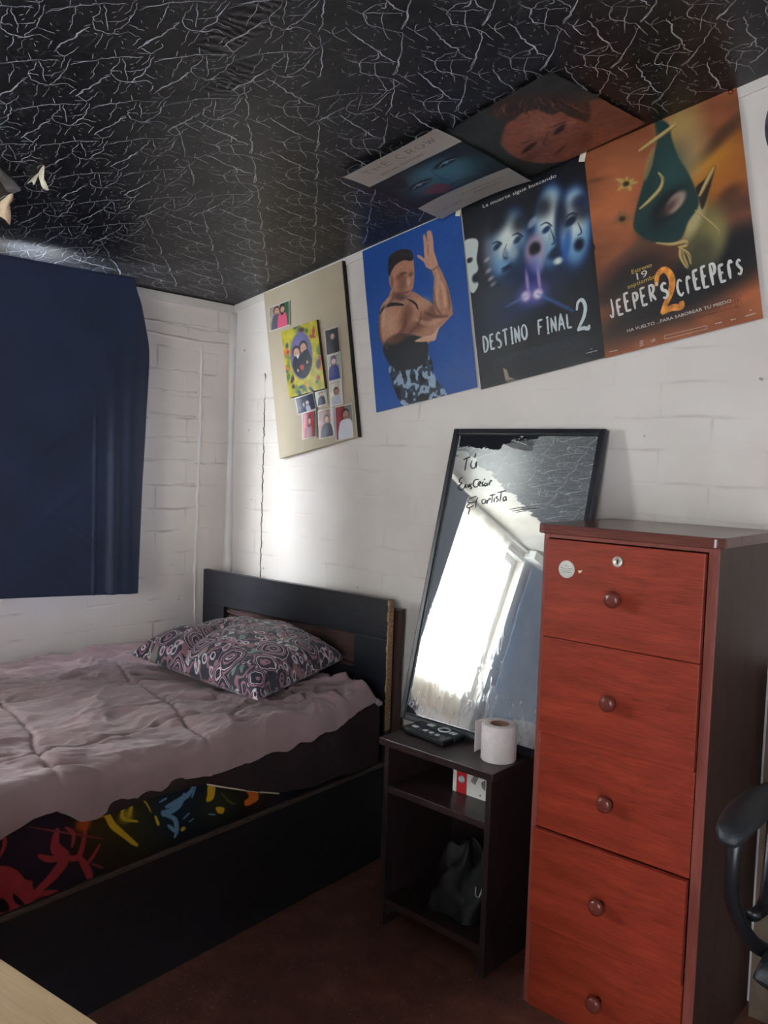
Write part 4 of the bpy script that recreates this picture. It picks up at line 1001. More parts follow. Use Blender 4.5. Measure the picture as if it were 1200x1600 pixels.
def yellow_card():
    def paint(A):
        A.a[:] = (184, 172, 44); A.a *= (.8+.4*fbm(A.X*40, A.Y*40, 3, 3)[..., None])
        rs = np.random.RandomState(6)
        for k in range(34):
            a = rs.uniform(0, 6.28); r = rs.uniform(.40, .52); c = (.5+r*math.cos(a)*1.0, .5+r*math.sin(a)*1.02)
            col = [(176, 60, 34), (40, 70, 110), (60, 110, 50), (60, 34, 40), (208, 120, 40), (110, 130, 60)][k % 6]
            A.ell(c, rs.uniform(.008, .02), rs.uniform(.006, .013), rs.uniform(0, 3), col, .4, .9)
        A.ell((.48, .44), .062, .092, .1, (96, 92, 140), .06); A.ell((.44, .38), .04, .06, .1, (132, 128, 176), .8, .6)
        for p_ in (dict(x=.36, top=.28, hd=.10, skin=(206,156,128), hair=(30,24,26), shirt=(26,28,44), wdt=.26), dict(x=.56, top=.24, hd=.09, skin=(200,150,124), hair=(30,24,26), shirt=(26,28,44), wdt=.2)):
            x, top = p_['x'], p_['top']
            A.ell((x, top+.09), .024, .026, 0, p_['hair'], .15); A.ell((x, top+.105), .018, .021, 0, p_['skin'], .2)
            for e in (-.03, .03): A.ell((x+e, top+.10), .002, .0015, 0, (30,20,20), .4)
        m = A.mask(catmull(A.pt([(.20,.80),(.22,.50),(.33,.42),(.44,.43),(.58,.38),(.70,.42),(.78,.80)]), 4, True), .002)
        cx, cy = A.pt((.48, .44))[0]; ov = (((A.X-cx)/.060)**2+((A.Y-cy)/.089)**2 < 1)*1.
        A.blend(m*ov, (28, 30, 46)); A.poly([(.34,.42),(.38,.47),(.42,.42)], (210, 210, 214), .001)
        A.poly([(.40,.60),(.46,.57),(.52,.60),(.47,.66)], (186, 52, 38), .002); A.ell((.34,.64), .005, .006, 0, (206,156,128), .3); A.ell((.62,.56), .005, .006, 0, (206,156,128), .3)
    r = snap([(-2.580,1.872),(-2.379,1.904),(-2.319,1.644),(-2.521,1.612)], paint, 'yellow framed card with an oval photo of two dark-haired people', 10, off=.036, curl=0, border=False, name='photo_card', res=(110, 140))
    # wooden backing gives the card its thickness
    c = r.c; P4 = [(-2.580,1.872),(-2.379,1.904),(-2.321,1.644),(-2.519,1.612)]
    bm = bmesh.new(); a = [bm.verts.new((x-c[0], .001, z-c[2])) for x, z in P4]; b = [bm.verts.new((x-c[0], .013, z-c[2])) for x, z in P4]
    bm.faces.new(a); bm.faces.new(b[::-1])
    for i in range(4): bm.faces.new((a[i], a[(i+1) % 4], b[(i+1) % 4], b[i]))
    bm_obj('backing', bm, M['dside'], r.o)
yellow_card()

# ---- round picture disc at the right edge of the frame
def disc():
    r = empty('picture_disc', (-.640, YW-.006, 2.255), 0, 'dark round picture disc on the back wall, right of the orange poster', 'wall disc')
    A = []
    prof = [(0, -.004), (.132, -.004), (.138, -.002), (.138, .004), (0, .004)]
    lathe('disc', prof, plain('speckled_disc', (66, 62, 72), .3, var=.8, scale=26), r, 64, axis='Y')
    lathe('label_ring', [(.0, -.0055), (.045, -.0055), (.047, -.004), (.0, -.0035)], plain('violet_label', (60, 50, 110), .4), r, 40, axis='Y')
disc()

# ---- torn wallpaper curls by the bare patch of ceiling
def torn(name, P, label, mat='cream', bulge=.004):
    P = np.array(P); c0 = P.mean(0)
    Q = catmull(P, 4, True); ce = Q.mean(0); n = len(Q); V = [ce-[0, 0, bulge]]; F = []
    for k in (.5, 1.):
        for i, q_ in enumerate(Q): V.append(ce+(q_-ce)*k-np.array([0, 0, bulge*(1-k)]))
    for i in range(n):
        j_ = (i+1) % n; F.append((0, 1+i, 1+j_)); F.append((1+i, 1+n+i, 1+n+j_, 1+j_))
    o = mesh(name, np.array(V)-c0, F, M[mat], None, True, loc=tuple(c0))
    m = o.modifiers.new('thickness', 'SOLIDIFY'); m.thickness = .0008
    tag(o, label, 'torn paper')
torn('torn_paper', [(-2.2851,.9621,2.1219),(-2.3119,.9968,2.1173),(-2.3831,1.0826,2.1021),(-2.3817,1.0695,2.0873),(-2.3681,1.0423,2.0796),(-2.3254,1.0097,2.082),(-2.2847,.972,2.0939)], 'grey curl of peeled ceiling vinyl above the torn beige flap', 'curl', .012)
torn('torn_paper', [(-2.3512,1.0876,2.1085),(-2.2787,1.0853,2.1229),(-2.2874,1.0878,2.1155),(-2.3139,1.0899,2.0989),(-2.3131,1.0823,2.1071)], 'short white fang of torn paper hanging from the ceiling')
torn('torn_paper', [(-2.2821,1.087,2.1224),(-2.2302,1.0777,2.1312),(-2.2646,1.0929,2.1124),(-2.2646,1.1002,2.0974),(-2.2746,1.1124,2.0837),(-2.2808,1.0992,2.0866),(-2.2826,1.0928,2.1023)], 'long thin white strip of torn paper dangling from the ceiling')
torn('torn_paper', [(-2.5464,1.0765,2.0771),(-2.5023,1.0795,2.0847),(-2.4341,1.0822,2.0963),(-2.4533,1.0945,2.0871),(-2.47,1.091,2.0802),(-2.4994,1.1098,2.0572),(-2.5269,1.1185,2.0325),(-2.5183,1.1016,2.0419),(-2.5264,1.0865,2.0526)], 'beige torn paper flap hanging lowest beside the navy cloth', 'beigepaper')

# ------------------------------------------------------------------ bed
RB = .0505
def bed():
    # local frame: origin at front right lower corner of the headboard; +x right, -y towards the foot
    O = (-1.8952, 2.1444, 0)
    r = empty('bed', O, RB, 'black wooden single bed with a solid side and a panelled headboard, in the corner', 'bed')
    Wd = 1.0; L = 1.95
    hz = .905
    # headboard: top board, side boards, lower board around the opening
    boxes('headboard', [(-.995, 0, 0, .024, .765, hz), (-.995, -.862, 0, .024, .30, .765), (-.155, 0, 0, .024, .30, .765), (-.862, -.155, 0, .024, .30, .64)], M['bedwood'], r, .0015)
    # brown vinyl film behind the opening, crumpled
    u, v = np.meshgrid(np.linspace(0, 1, 90), np.linspace(0, 1, 40))
    P = np.stack([-.875+.735*u, .020+.012*fbm(u*9+v*5, v*5-u*4, 4, 3)-.012*np.exp(-((v-.2-.6*u)/.05)**2)+.0*u, .775-.15*v], -1)
    grid_mesh('inset_panel', P, M['vinyl'], r)
    bm = bmesh.new(); rs = np.random.RandomState(2)
    zs = np.linspace(.45, .904, 40); A_ = []
    for z in zs:
        w_ = .010+.006*rs.rand() if z > .55 else .006
        A_.append([bm.verts.new((x, y, z)) for x, y in ((-.001-w_*.6*rs.rand(), -.0012), (.0012, -.0012), (.0012, .0245))])
    for a, b in zip(A_[:-1], A_[1:]):
        bm.faces.new((a[0], a[1], b[1], b[0])); bm.faces.new((a[1], a[2], b[2], b[1]))
    o = bm_obj('edge_strip', bm, M['raw'], r); o['label'] = 'chipped raw wood edge'
    bm = bmesh.new()   # narrow dark strip behind the headboard, swelling low down
    pr = [(.865, .038), (.66, .032), (.52, .030), (.49, .032), (.47, .040), (.44, .041), (.40, .030), (.0, .028)]
    vs = [[bm.verts.new((x, y, z)) for x, y in ((-.05, .045), (w_-.030, .045), (w_-.030, .075), (-.05, .075))] for z, w_ in [(z, w_+.0) for z, w_ in pr]]
    for a, b in zip(vs[:-1], vs[1:]):
        for i in range(4): bm.faces.new((a[i], a[(i+1) % 4], b[(i+1) % 4], b[i]))
    bm.faces.new(vs[0]); bm.faces.new(vs[-1])
    bm_obj('back_strip', bm, M['dside'], r)
    # box base
    box('side_panel', -.022, 0, -L, 0, .0, .325, M['bedside'], r)
    box('side_ledge', -.034, .004, -L, .0, .325, .340, M['ledge'], r, .003)
    box('foot_panel', -.99, -.022, -L, -L+.022, 0, .335, M['bedside'], r)
    box('slat_deck', -.99, -.034, -L+.022, -.001, .30, .335, M['bedside'], r)
    box('head_panel', -.99, -.022, -.03, -.002, .0, .30, M['bedside'], r)
    # mattress with the printed sheet
    m = empty('mattress', (O[0]-.5*math.cos(RB), O[1]-.97, .34), RB, 'mattress in a black sheet splashed with red, yellow and blue', 'mattress')
    bm = bmesh.new(); add_box(bm, -.475, .487, -.955, .92, .0, .185)
    bmesh.ops.subdivide_edges(bm, edges=bm.edges, cuts=6, use_grid_fill=True)
    mo = bm_obj('mattress_body', bm, M['blacksheet'], m, True, bevel=0)
    mo.modifiers.new('soft', 'SUBSURF').levels = 1; mo.modifiers['soft'].render_levels = 2
    q = [(-877.3, 474.0), (1166.3, -163.2), (1159.4, 40.2), (-871.9, 859.5)]
    A = Art(800, 110, 1.78, .225, q, (27, 25, 30))
    A.a = A.a*(.6+.9*fbm(A.X*9, A.Y*9, 3, 5)[..., None])
    for c, rx, ry, col in (((120,300), .22, .10, (56, 42, 56)), ((420,220), .11, .09, (58, 56, 26)), ((300,230), .06, .06, (70, 50, 24)), ((560,160), .09, .08, (30, 46, 62)), ((690,150), .08, .05, (50, 56, 36)), ((800,130), .05, .04, (60, 40, 26))):
        A.ell(c, rx, ry, .1, col, .9, .8)
    red, yel, blu = (160, 58, 64), (206, 168, 44), (104, 148, 180)
    A.poly([(-60,380),(0,350),(50,362),(80,395),(100,400),(110,430),(180,430),(190,455),(150,470),(80,490),(50,505),(-60,540)], red, .0015)
    A.poly([(40,440),(60,455),(80,480),(60,478),(45,465)], (36, 28, 34), .001); A.poly([(-30,470),(10,455),(30,490),(0,500)], (36, 28, 34), .001); A.stroke([(100,470),(130,455),(160,460)], .010, (90, 40, 50), .002)
    for P_, w_ in (([(178,238),(172,290),(200,330),(165,385),(112,436)], .030), ([(245,318),(272,365),(282,395)], .020), ([(272,205),(255,300),(235,328),(200,322)], .016), ([(312,284),(292,320),(268,352)], .010), ([(122,318),(152,330),(192,328)], .016),
                   ([(90,225),(200,245),(322,266)], .005), ([(205,228),(230,250),(225,290)], .010), ([(285,345),(320,360)], .006), ([(0,320),(15,280),(10,250)], .010)):
        A.stroke(P_, w_, red if w_ > .007 else (130, 56, 64), .0012)
    A.ell((262,215), .020, .020, .2, (190, 90, 34), .6, .9); A.ell((305,165), .024, .016, .2, (150, 100, 30), .7, .9)
    for P_, w_ in (([(298,200),(330,188),(352,222),(380,248),(428,288)], .017), ([(372,138),(385,165),(384,200),(430,212)], .010), ([(412,158),(405,192)], .012), ([(428,134),(455,150),(472,182)], .004), ([(485,195),(495,222)], .008), ([(380,250),(420,285)], .010)):
        A.stroke(P_, w_, yel, .001)
    A.ell((395,195), .020, .018, .3, (170, 150, 40), .7, .8)
    for P_, w_ in (([(605,98),(590,125),(560,145),(520,165)], .018), ([(575,125),(560,160),(520,185),(508,182)], .020), ([(510,190),(545,205),(552,240),(546,262)], .014), ([(525,225),(548,245)], .010), ([(500,112),(522,116)], .005), ([(498,150),(520,138)], .006), ([(572,205),(592,186)], .005), ([(590,215),(604,205)], .004), ([(650,190),(672,192)], .004), ([(612,100),(600,135)], .006)):
        A.stroke(P_, w_, blu, .0008)
    A.ell((572,237), .008, .006, 0, yel, .4)
    A.poly([(650,98),(672,100),(667,140),(645,150),(648,125)], yel, .001); A.poly([(675,168),(700,170),(696,188),(680,186)], yel, .001); A.stroke([(690,120),(715,150),(735,158)], .005, (90, 96, 50), .001)
    A.poly([(770,115),(800,112),(806,145),(770,165),(764,150),(778,135)], (208, 108, 40), .001); A.stroke([(806,130),(850,112)], .004, (150, 110, 60), .001)
    u_, v_ = A.u, A.v
    y_ = .3+1.78*u_; z_ = .56-.218*v_
    x_ = -1.8952+RB*(2.1444-y_)-.004+.003*(fbm(y_*8, z_*8, 3, 3)-.5)
    Pw = np.stack([x_, y_, z_], -1)-np.array(m.location)
    ca, sa = math.cos(RB), math.sin(RB); Pl = Pw.copy(); Pl[..., 0] = ca*Pw[..., 0]+sa*Pw[..., 1]; Pl[..., 1] = -sa*Pw[..., 0]+ca*Pw[..., 1]
    fs_ = grid_mesh('fitted_sheet', Pl, M['artcloth'], m, True, color=A.a)
    return r
bed()
def bedside_x(y): return -1.8952+RB*(2.1444-y)     # bed side line at given y

def comforter():
    nu, nv = 330, 400
    u = np.linspace(0, 1, nu)[None, :]; v = np.linspace(0, 1, nv)[:, None]
    y = .28+(2.085-.28)*v+0*u
    xr = bedside_x(y)+.022
    # edge wobble of the hem (height of hem along y)
    hem = .006*np.sin(y[:, 0]*38+3*np.sin(y[:, 0]*11))[:, None]+np.interp(y[:, 0], [.3, .72, .80, .86, .92, .98, 1.07, 1.28, 1.52, 1.68, 1.82, 1.95, 2.04, 2.085], [.50, .50, .525, .545, .545, .502, .510, .515, .512, .512, .522, .545, .560, .568])[:, None]
    top = .618+.022*sstep(1.2, .7, y)
    left = XL+.012
    x_in = xr-.045
    s = u/.86
    flat = np.clip(s, 0, 1); x = left+(x_in-left)*flat
    z = top+0*u
    over = np.clip((u-.86)/.14, 0, 1)
    ang = np.clip(over/.55, 0, 1)*math.pi/2
    rr = .045
    x = np.where(u > .86, x_in+rr*np.sin(ang), x)
    z = np.where(u > .86, top-rr*(1-np.cos(ang)), z)
    dr = np.clip((over-.55)/.45, 0, 1)
    zz = top-rr
    z = np.where(over > .55, zz+(hem-zz)*dr, z)
    x = x+(.006*np.sin(y*15+np.sin(y*9))+.014*(fbm(y*13, z*5, 3, 61)-.5))*dr
    # body: puffiness, folds radiating
    topm = 1-sstep(.84, .97, u)
    px, py = x, y
    n1 = fbm(px*2.2, py*2.2, 3, 1)-.5
    a = .75+.5*n1
    q1 = py*np.cos(.22)+px*np.sin(.22); q2 = px*np.cos(.22)-py*np.sin(.22)+.03*np.sin(py*5)
    f1 = fbm(q1*3.0+3*n1, q2*10+4*n1, 3, 21); f2 = fbm(q1*6.5, q2*22+4*n1, 3, 31)
    ridge1 = 1-np.abs(2*f1-1); ridge2 = 1-np.abs(2*f2-1)
    d = .020*n1+.024*(ridge1**2-.5)+.015*(ridge2**2-.5)*sstep(.3, .6, fbm(px*2.5, py*2.5, 2, 5))
    f3 = fbm(q1*13+6*f1, q2*48+8*n1, 2, 51); r3 = 1-np.abs(2*f3-1); d = d+.009*(r3**3-.3)*sstep(.3, .6, fbm(px*3, py*3, 2, 77))
    d = d+.003*(fbm(px*60, py*60, 2, 3)-.5)
    # long folds parallel to the wall
    for off, amp, wd in ((.07, .020, .022), (.15, -.014, .018), (.20, .012, .03)):
        ln = XL+off+.03*np.sin(y*3.1+off*20)
        d = d+amp*np.exp(-((x-ln)/wd)**2)*topm
    # quilting seams
    seam = np.abs(((y+.25*(x+2.4)+.015*np.sin(x*12)) % .43)-.215); d = d-.010*np.exp(-(seam/.008)**2)*sstep(.1, .3, u)
    seam2 = np.abs(x-(xr-.17-.02*np.sin(y*6))); d = d-.008*np.exp(-(seam2/.007)**2)
    # sag under the pillow, puffed rolled end at the head
    head = sstep(1.90, 2.06, y)*(1-sstep(2.06, 2.085, y)*.9)
    d = d+.018*head*sstep(.5, .75, u)
    d = d-.022*np.exp(-(((x+2.33)/.30)**4+((y-1.86)/.24)**4))
    z = z+d*topm; x = x+.6*(.022*n1+.008*(ridge1-.5))*sstep(.86, .93, u)+.010*(fbm(y*11+x*3, z*12, 3, 17)-.5)*sstep(.9, .95, u)
    z = z+.25*d*(1-topm)
    # head end rolls down
    e = sstep(2.045, 2.085, y); z = z-.05*e*topm
    # wall side turns down slightly
    z = z-.03*(1-sstep(0, .05, u))
    z = np.maximum(z, hem-.015+0*u)
    c = np.array([-2.4, 1.2, .6])
    o = grid_mesh('comforter', np.stack([x+0*u, y, z], -1)-c, M['mauve'], None); o.location = c
    m = o.modifiers.new('thickness', 'SOLIDIFY'); m.thickness = .010; m.offset = -1
    tag(o, 'wrinkled mauve comforter spread over the bed', 'comforter')
    # brown sheet hanging below its edge towards the head
    nu, nv = 200, 50
    u = np.linspace(0, 1, nu)[None, :]; v = np.linspace(0, 1, nv)[:, None]
    y = 1.02+(2.10-1.02)*u+0*v
    bot = np.interp(y[0], [1.02, 1.15, 1.30, 1.39, 1.50, 1.62, 1.77, 2.1], [.50, .497, .498, .478, .430, .385, .366, .352])[None, :]
    tp = .575
    z = tp+(bot-tp)*v
    x = bedside_x(y)+.004+.010*v+.010*(fbm(y*9, z*9, 4, 8)-.5)+.006*np.sin(y*30+z*14)*v
    c = np.array([bedside_x(1.5), 1.5, .5])
    o = grid_mesh('hanging_sheet', np.stack([x, y, z], -1)-c, M['brown'], None); o.location = c
    m = o.modifiers.new('thickness', 'SOLIDIFY'); m.thickness = .003; m.offset = -1
    tag(o, 'dark brown sheet hanging below the comforter at the head end', 'bed sheet')
    pts = [(bedside_x(yy)+.017, yy, zz) for yy, zz in ((1.36, .487), (1.42, .462), (1.50, .430), (1.56, .408), (1.63, .383))]
    t = tube('hem_piping', [tuple(np.array(p)-c) for p in pts], .0022, M['cream'], o, n=6); t['label'] = 'cream piping'
comforter()

def pillow():
    n = 150
    s, t = np.meshgrid(np.linspace(-1, 1, n), np.linspace(-1, 1, n))
    def side(sgn):
        pin = .06
        X = s*(1-pin*(1-t**4)*np.abs(s)**3*.5); Y = t*(1-pin*(1-s**4)*np.abs(t)**3*.8)
        e = np.clip(1-np.abs(s)**3.6, 0, 1)**.36*np.clip(1-np.abs(t)**3.4, 0, 1)**.38
        hgt = e*(.104 if sgn > 0 else .030)
        if sgn > 0:
            hgt = hgt*(1+.35*(fbm(s*1.7+3, t*1.7, 2, 4)-.5)+.12*np.exp(-((s-.25)/.4)**2))
            fold = np.exp(-((s+.36+.2*t)/.07)**2)*sstep(.5, -.5, t); hgt = hgt-.040*fold*e
            hgt = hgt+.016*(fbm(s*4+t*2, t*6-s, 3, 9)-.5)*e
            edge = (np.abs(s)**8+np.abs(t)**8); hgt = hgt+.014*(fbm(s*9, t*9, 2, 5)-.4)*np.clip(edge, 0, 1)*e**.3
        return np.stack([X*(.315-.028*t)-.045*t, Y*.255, sgn*hgt], -1)
    a, b = side(1), side(-1)
    c = np.array([-2.322, 1.860, .668])
    r = empty('pillow', c, 0, 'paisley patterned pillow in pink, navy and cream on the bed', 'pillow')
    r.rotation_euler = (math.radians(2), math.radians(1), 0)
    P = np.concatenate([a, b[::-1][1:]], 0)    # front edge to back edge over the top, back along the underside
    me_a = grid_mesh('pillowcase', a, M['paisley'], r); me_b = grid_mesh('underside', b[:, ::-1], M['paisley'], r)
    # corded seam
    loop = np.concatenate([a[0, :, :], a[1:, -1, :], a[-1, -2::-1, :], a[-2:0:-1, 0, :]])
    tube('seam', list(loop[::6])+[loop[0]], .0025, M['paisley'], r, n=6, sm=1)
pillow()

# ------------------------------------------------------------------ nightstand and what it carries
NX0, NX1, NY0, NZ = -1.618, -1.237, 1.832, .5678
def nightstand():
    cx = (NX0+NX1)/2; D = .335
    r = empty('nightstand', (cx, NY0, 0), 0, 'dark brown open nightstand with one shelf beside the bed', 'nightstand')
    h = (NX1-NX0)/2
    box('top', -h-.013, h+.013, -.013, D+.02, NZ-.022, NZ, M['wenge'], r, .002)
    box('side_panel', -h, -h+.017, 0, D, 0, NZ-.022, M['wengez'], r, .001)
    box('side_panel', h-.017, h, 0, D, 0, NZ-.022, M['wengez'], r, .001)
    box('shelf', -h+.017, h-.017, .002, D-.012, .405, .425, M['wenge'], r, .001)
    box('bottom_shelf', -h+.017, h-.017, .004, D-.012, .066, .084, M['wenge'], r, .001)
    box('back_panel', -h+.017, h-.017, D-.012, D-.004, .05, NZ-.022, M['wengez'], r, .001)
    bm = bmesh.new()   # curved skirt below
    xs = np.linspace(-h+.017, h-.017, 24); vs = []
    for x in xs:
        z = .028+.030*(1-abs(x/(h-.017))**8)
        vs.append([bm.verts.new((x, y, zz)) for y, zz in ((.010, z), (.010, .066), (.026, .066), (.026, z))])
    for a, b in zip(vs[:-1], vs[1:]):
        for i in range(4): bm.faces.new((a[i], a[(i+1) % 4], b[(i+1) % 4], b[i]))
    bm.faces.new(vs[0]); bm.faces.new(vs[-1]); bm_obj('skirt', bm, M['wengez'], r)
nightstand()

def remote(name, loc, rz, w_, l_, kind, label):
    r = empty(name, loc, rz, label, 'remote control')
    bm = bmesh.new(); add_box(bm, -l_/2, l_/2, -w_/2, w_/2, 0, .018); bm_obj('casing', bm, M['black'], r, bevel=.005, seg=3)
    rs = np.random.RandomState(3)
    if kind == 1:
        for i, x in enumerate((-.055, -.01, .015, .040)):
            a = (.010 if i == 0 else .006); box('button', x-a, x+a, -.006, .007, .017, .0205, M['grey'], r, .002)
        for x in np.linspace(-.03, .06, 5): box('button', x-.005, x+.005, -.019, -.012, .017, .0195, M['blackrough'], r, .001)
        for x in np.linspace(-.045, .06, 6): box('button', x-.005, x+.005, .013, .020, .017, .0195, M['blackrough'], r, .001)
    else:
        lathe('ring', [(.020, .017), (.020, .0205), (.014, .0205), (.014, .017)], M['grey'], r, 28, (.025, 0, 0))
        lathe('button', [(0, .020), (.009, .020), (.010, .017)], M['black'], r, 20, (.025, 0, 0))
        box('button', -.045, -.02, -.008, .010, .017, .0195, M['grey'], r, .002)
        for x in (.055, .068): box('button', x-.004, x+.004, -.010, .010, .017, .0195, M['grey'], r, .001)
remote('remote_control', (-1.530, 1.922, NZ), -.14, .048, .175, 1, 'black remote control with a row of pale buttons, nearest the nightstand front edge')
remote('remote_control', (-1.528, 1.972, NZ), -.14, .046, .180, 2, 'black remote control with a round pale ring, behind the other by the mirror')

def toilet_roll():
    r = empty('toilet_roll', (-1.283, 1.928, NZ), 0, 'white toilet paper roll standing on the nightstand', 'toilet roll')
    R_, Hh = .049, .101
    lathe('paper_roll', [(.027, .001), (R_-.002, .0), (R_, .003), (R_, Hh-.003), (R_-.003, Hh), (.027, Hh-.001)], M['paper'], r, 48)
    lathe('cardboard_core', [(.0265, .001), (.0265, Hh-.001), (.0255, Hh-.001), (.0255, .001), (.0265, .001)], M['core'], r, 32)
    # loose end hanging away on the left
    k = 26; a = np.linspace(math.radians(120), math.radians(212), k); zz = np.linspace(.012, Hh-.001, 12)
    rad = R_+.001+.017*np.linspace(0, 1, k)**1.6
    ex = np.stack([rad*np.cos(a), rad*np.sin(a)], -1)
    P = np.zeros((12, k, 3)); P[..., 0] = ex[None, :, 0]; P[..., 1] = ex[None, :, 1]; P[..., 2] = zz[:, None]
    o = grid_mesh('loose_sheet', P, M['paper'], r); o.modifiers.new('t', 'SOLIDIFY').thickness = .0006
toilet_roll()

def small_box():
    r = empty('small_box', (-1.388, 1.992, .4256), .04, 'small white and red cardboard box on the nightstand shelf', 'box')
    box('carton', -.062, .072, -.045, .055, 0, .100, M['white'], r, .001)
    box('red_panel', -.048, -.013, -.0462, -.045, .001, .099, M['redprint'], r, 0)
    lathe('round_mark', [(0, -.0475), (.011, -.0475), (.011, -.046), (0, -.046)], M['grey'], r, 24, (-.0305, 0, .042), axis='Y')
    mesh('printed_shapes', [(.0,-.0460,.045),(.018,-.0460,.075),(.030,-.0460,.070),(.016,-.0460,.038), (.036,-.0460,.050),(.050,-.0460,.062),(.051,-.0460,.030),(.040,-.0460,.035),(.030,-.0460,.010),(.036,-.0460,.016),(.038,-.0460,.010)],
         [(0,1,2,3),(4,5,6,7),(8,9,10)], M['greyink'], r)
small_box()
def bag():
    n = 90; a, b = np.meshgrid(np.linspace(0, 2*math.pi, n, endpoint=False), np.linspace(.02, math.pi/2+.3, 50))
    rr = 1+.35*(fbm(np.cos(a)*2+5, np.sin(a)*2+b*2, 4, 7)-.5)+.12*np.sin(a*5+b*4)
    P = np.stack([.108*rr*np.sin(b)*np.cos(a), .108*rr*np.sin(b)*np.sin(a), np.maximum(.0, .17*np.cos(b)*rr+.03*(fbm(a*3, b*3, 3, 4)-.5))], -1)
    P = np.concatenate([P[:, :, :]], 0)
    o = grid_mesh('crumpled_bag', P[::-1], M['bag'], None, True, closed_u=True); o.location = (-1.405, 1.985, .0850)
    tag(o, 'crumpled dark bag on the bottom of the nightstand', 'bag')
    buckle = tube('buckle', [(.085, -.085, .115), (.090, -.092, .095), (.097, -.086, .09), (.10, -.075, .11)], .002, M['chrome'], o, n=6)
bag()

# ------------------------------------------------------------------ mirror leaning on the wall
def mirror():
    TH = math.atan2(.223, .910); W_, H_ = .545, .945
    # local: x across, z up along the glass, y = depth (front at y=0 facing -y)
    r = empty('mirror', (-1.700, 1.992, .5735), 0, 'tall black framed mirror with handwriting, leaning on the wall', 'mirror')
    r.rotation_euler = (-TH, 0, 0)
    fw = .020
    boxes('mirror_frame', [(0, fw, -.006, .016, 0, H_), (W_-fw, W_, -.006, .016, 0, H_), (fw, W_-fw, -.006, .016, 0, fw), (fw, W_-fw, -.006, .016, H_-fw, H_)], M['frame'], r, .004)
    boxes('inner_lip', [(fw, fw+.003, -.003, .004, fw, H_-fw), (W_-fw-.003, W_-fw, -.003, .004, fw, H_-fw), (fw, W_-fw, -.003, .004, fw, fw+.003), (fw, W_-fw, -.003, .004, H_-fw-.003, H_-fw)], M['steel'], r, 0)
    mesh('glass', [(fw, 0, fw), (W_-fw, 0, fw), (W_-fw, 0, H_-fw), (fw, 0, H_-fw)], [(0, 1, 2, 3)], M['mirror'], r)
    box('backing', .004, W_-.004, .006, .014, .004, H_-.004, M['dside'], r, 0)
    # handwriting; drawn in the view of the glass, crop pixels -> glass metres
    f = homog([(303,66),(968,78),(905,470),(222,470)])
    # glass patch covered by that quad
    def g(P):
        q = f(P); return np.c_[fw+q[:, 0]*(W_-2*fw), (H_-fw)-q[:, 1]*.262]
    words = [
     [[(330,192),(368,178)],[(350,186),(344,215),(338,248)],[(377,196),(370,220),(378,234),(392,230),(400,202),(400,232)],[(390,182),(398,160)]],
     [[(326,282),(312,290),(308,305),(322,312),(308,325),(304,342),(322,348),(336,332)],[(336,332),(344,316),(342,332),(350,330)],[(352,318),(358,330),(364,316),(362,332)],[(376,312),(368,322),(376,334),(366,338)],
      [(412,290),(394,292),(384,312),(392,328),(410,322)],[(412,318),(424,304),(416,302),(410,316),(422,322)],[(438,300),(430,308),(438,318),(428,320)],[(452,304),(444,310),(446,320),(456,314),(456,306),(460,318)],[(466,302),(468,316)],[(467,308),(476,292),(482,296)],[(440,292),(446,284)]],
     [[(402,374),(372,384),(356,402),(370,408),(398,400)],[(370,408),(350,426),(358,434),(388,420)],[(366,432),(358,468)],[(408,378),(400,400),(396,430)],
      [(446,386),(430,392),(434,408),(446,402),(450,388),(452,408)],[(458,388),(458,406)],[(460,394),(470,380),(474,386)],[(470,366),(500,358)],[(484,362),(480,402)],[(494,376),(492,398)],[(512,366),(502,374),(514,384),(502,396)],[(508,350),(552,338)],[(528,346),(522,392)],[(550,366),(538,374),(540,388),(550,380),(552,366),(554,388)]],
     [[(568,426),(640,410),(700,404)],[(580,434),(650,418),(705,412)],[(600,438),(640,428)]]]
    for i, wlist in enumerate(words):
        V, F = [], []
        for st_ in wlist:
            v_, f_ = ribbon(g(st_), (.0042, .0046, .0038)[i] if i < 3 else .0020, .35); F += [tuple(k+len(V) for k in q) for q in f_]; V += list(v_)
        mesh('handwriting', [(a, -.0006, b) for a, b in V], F, M['ink'], r)
mirror()

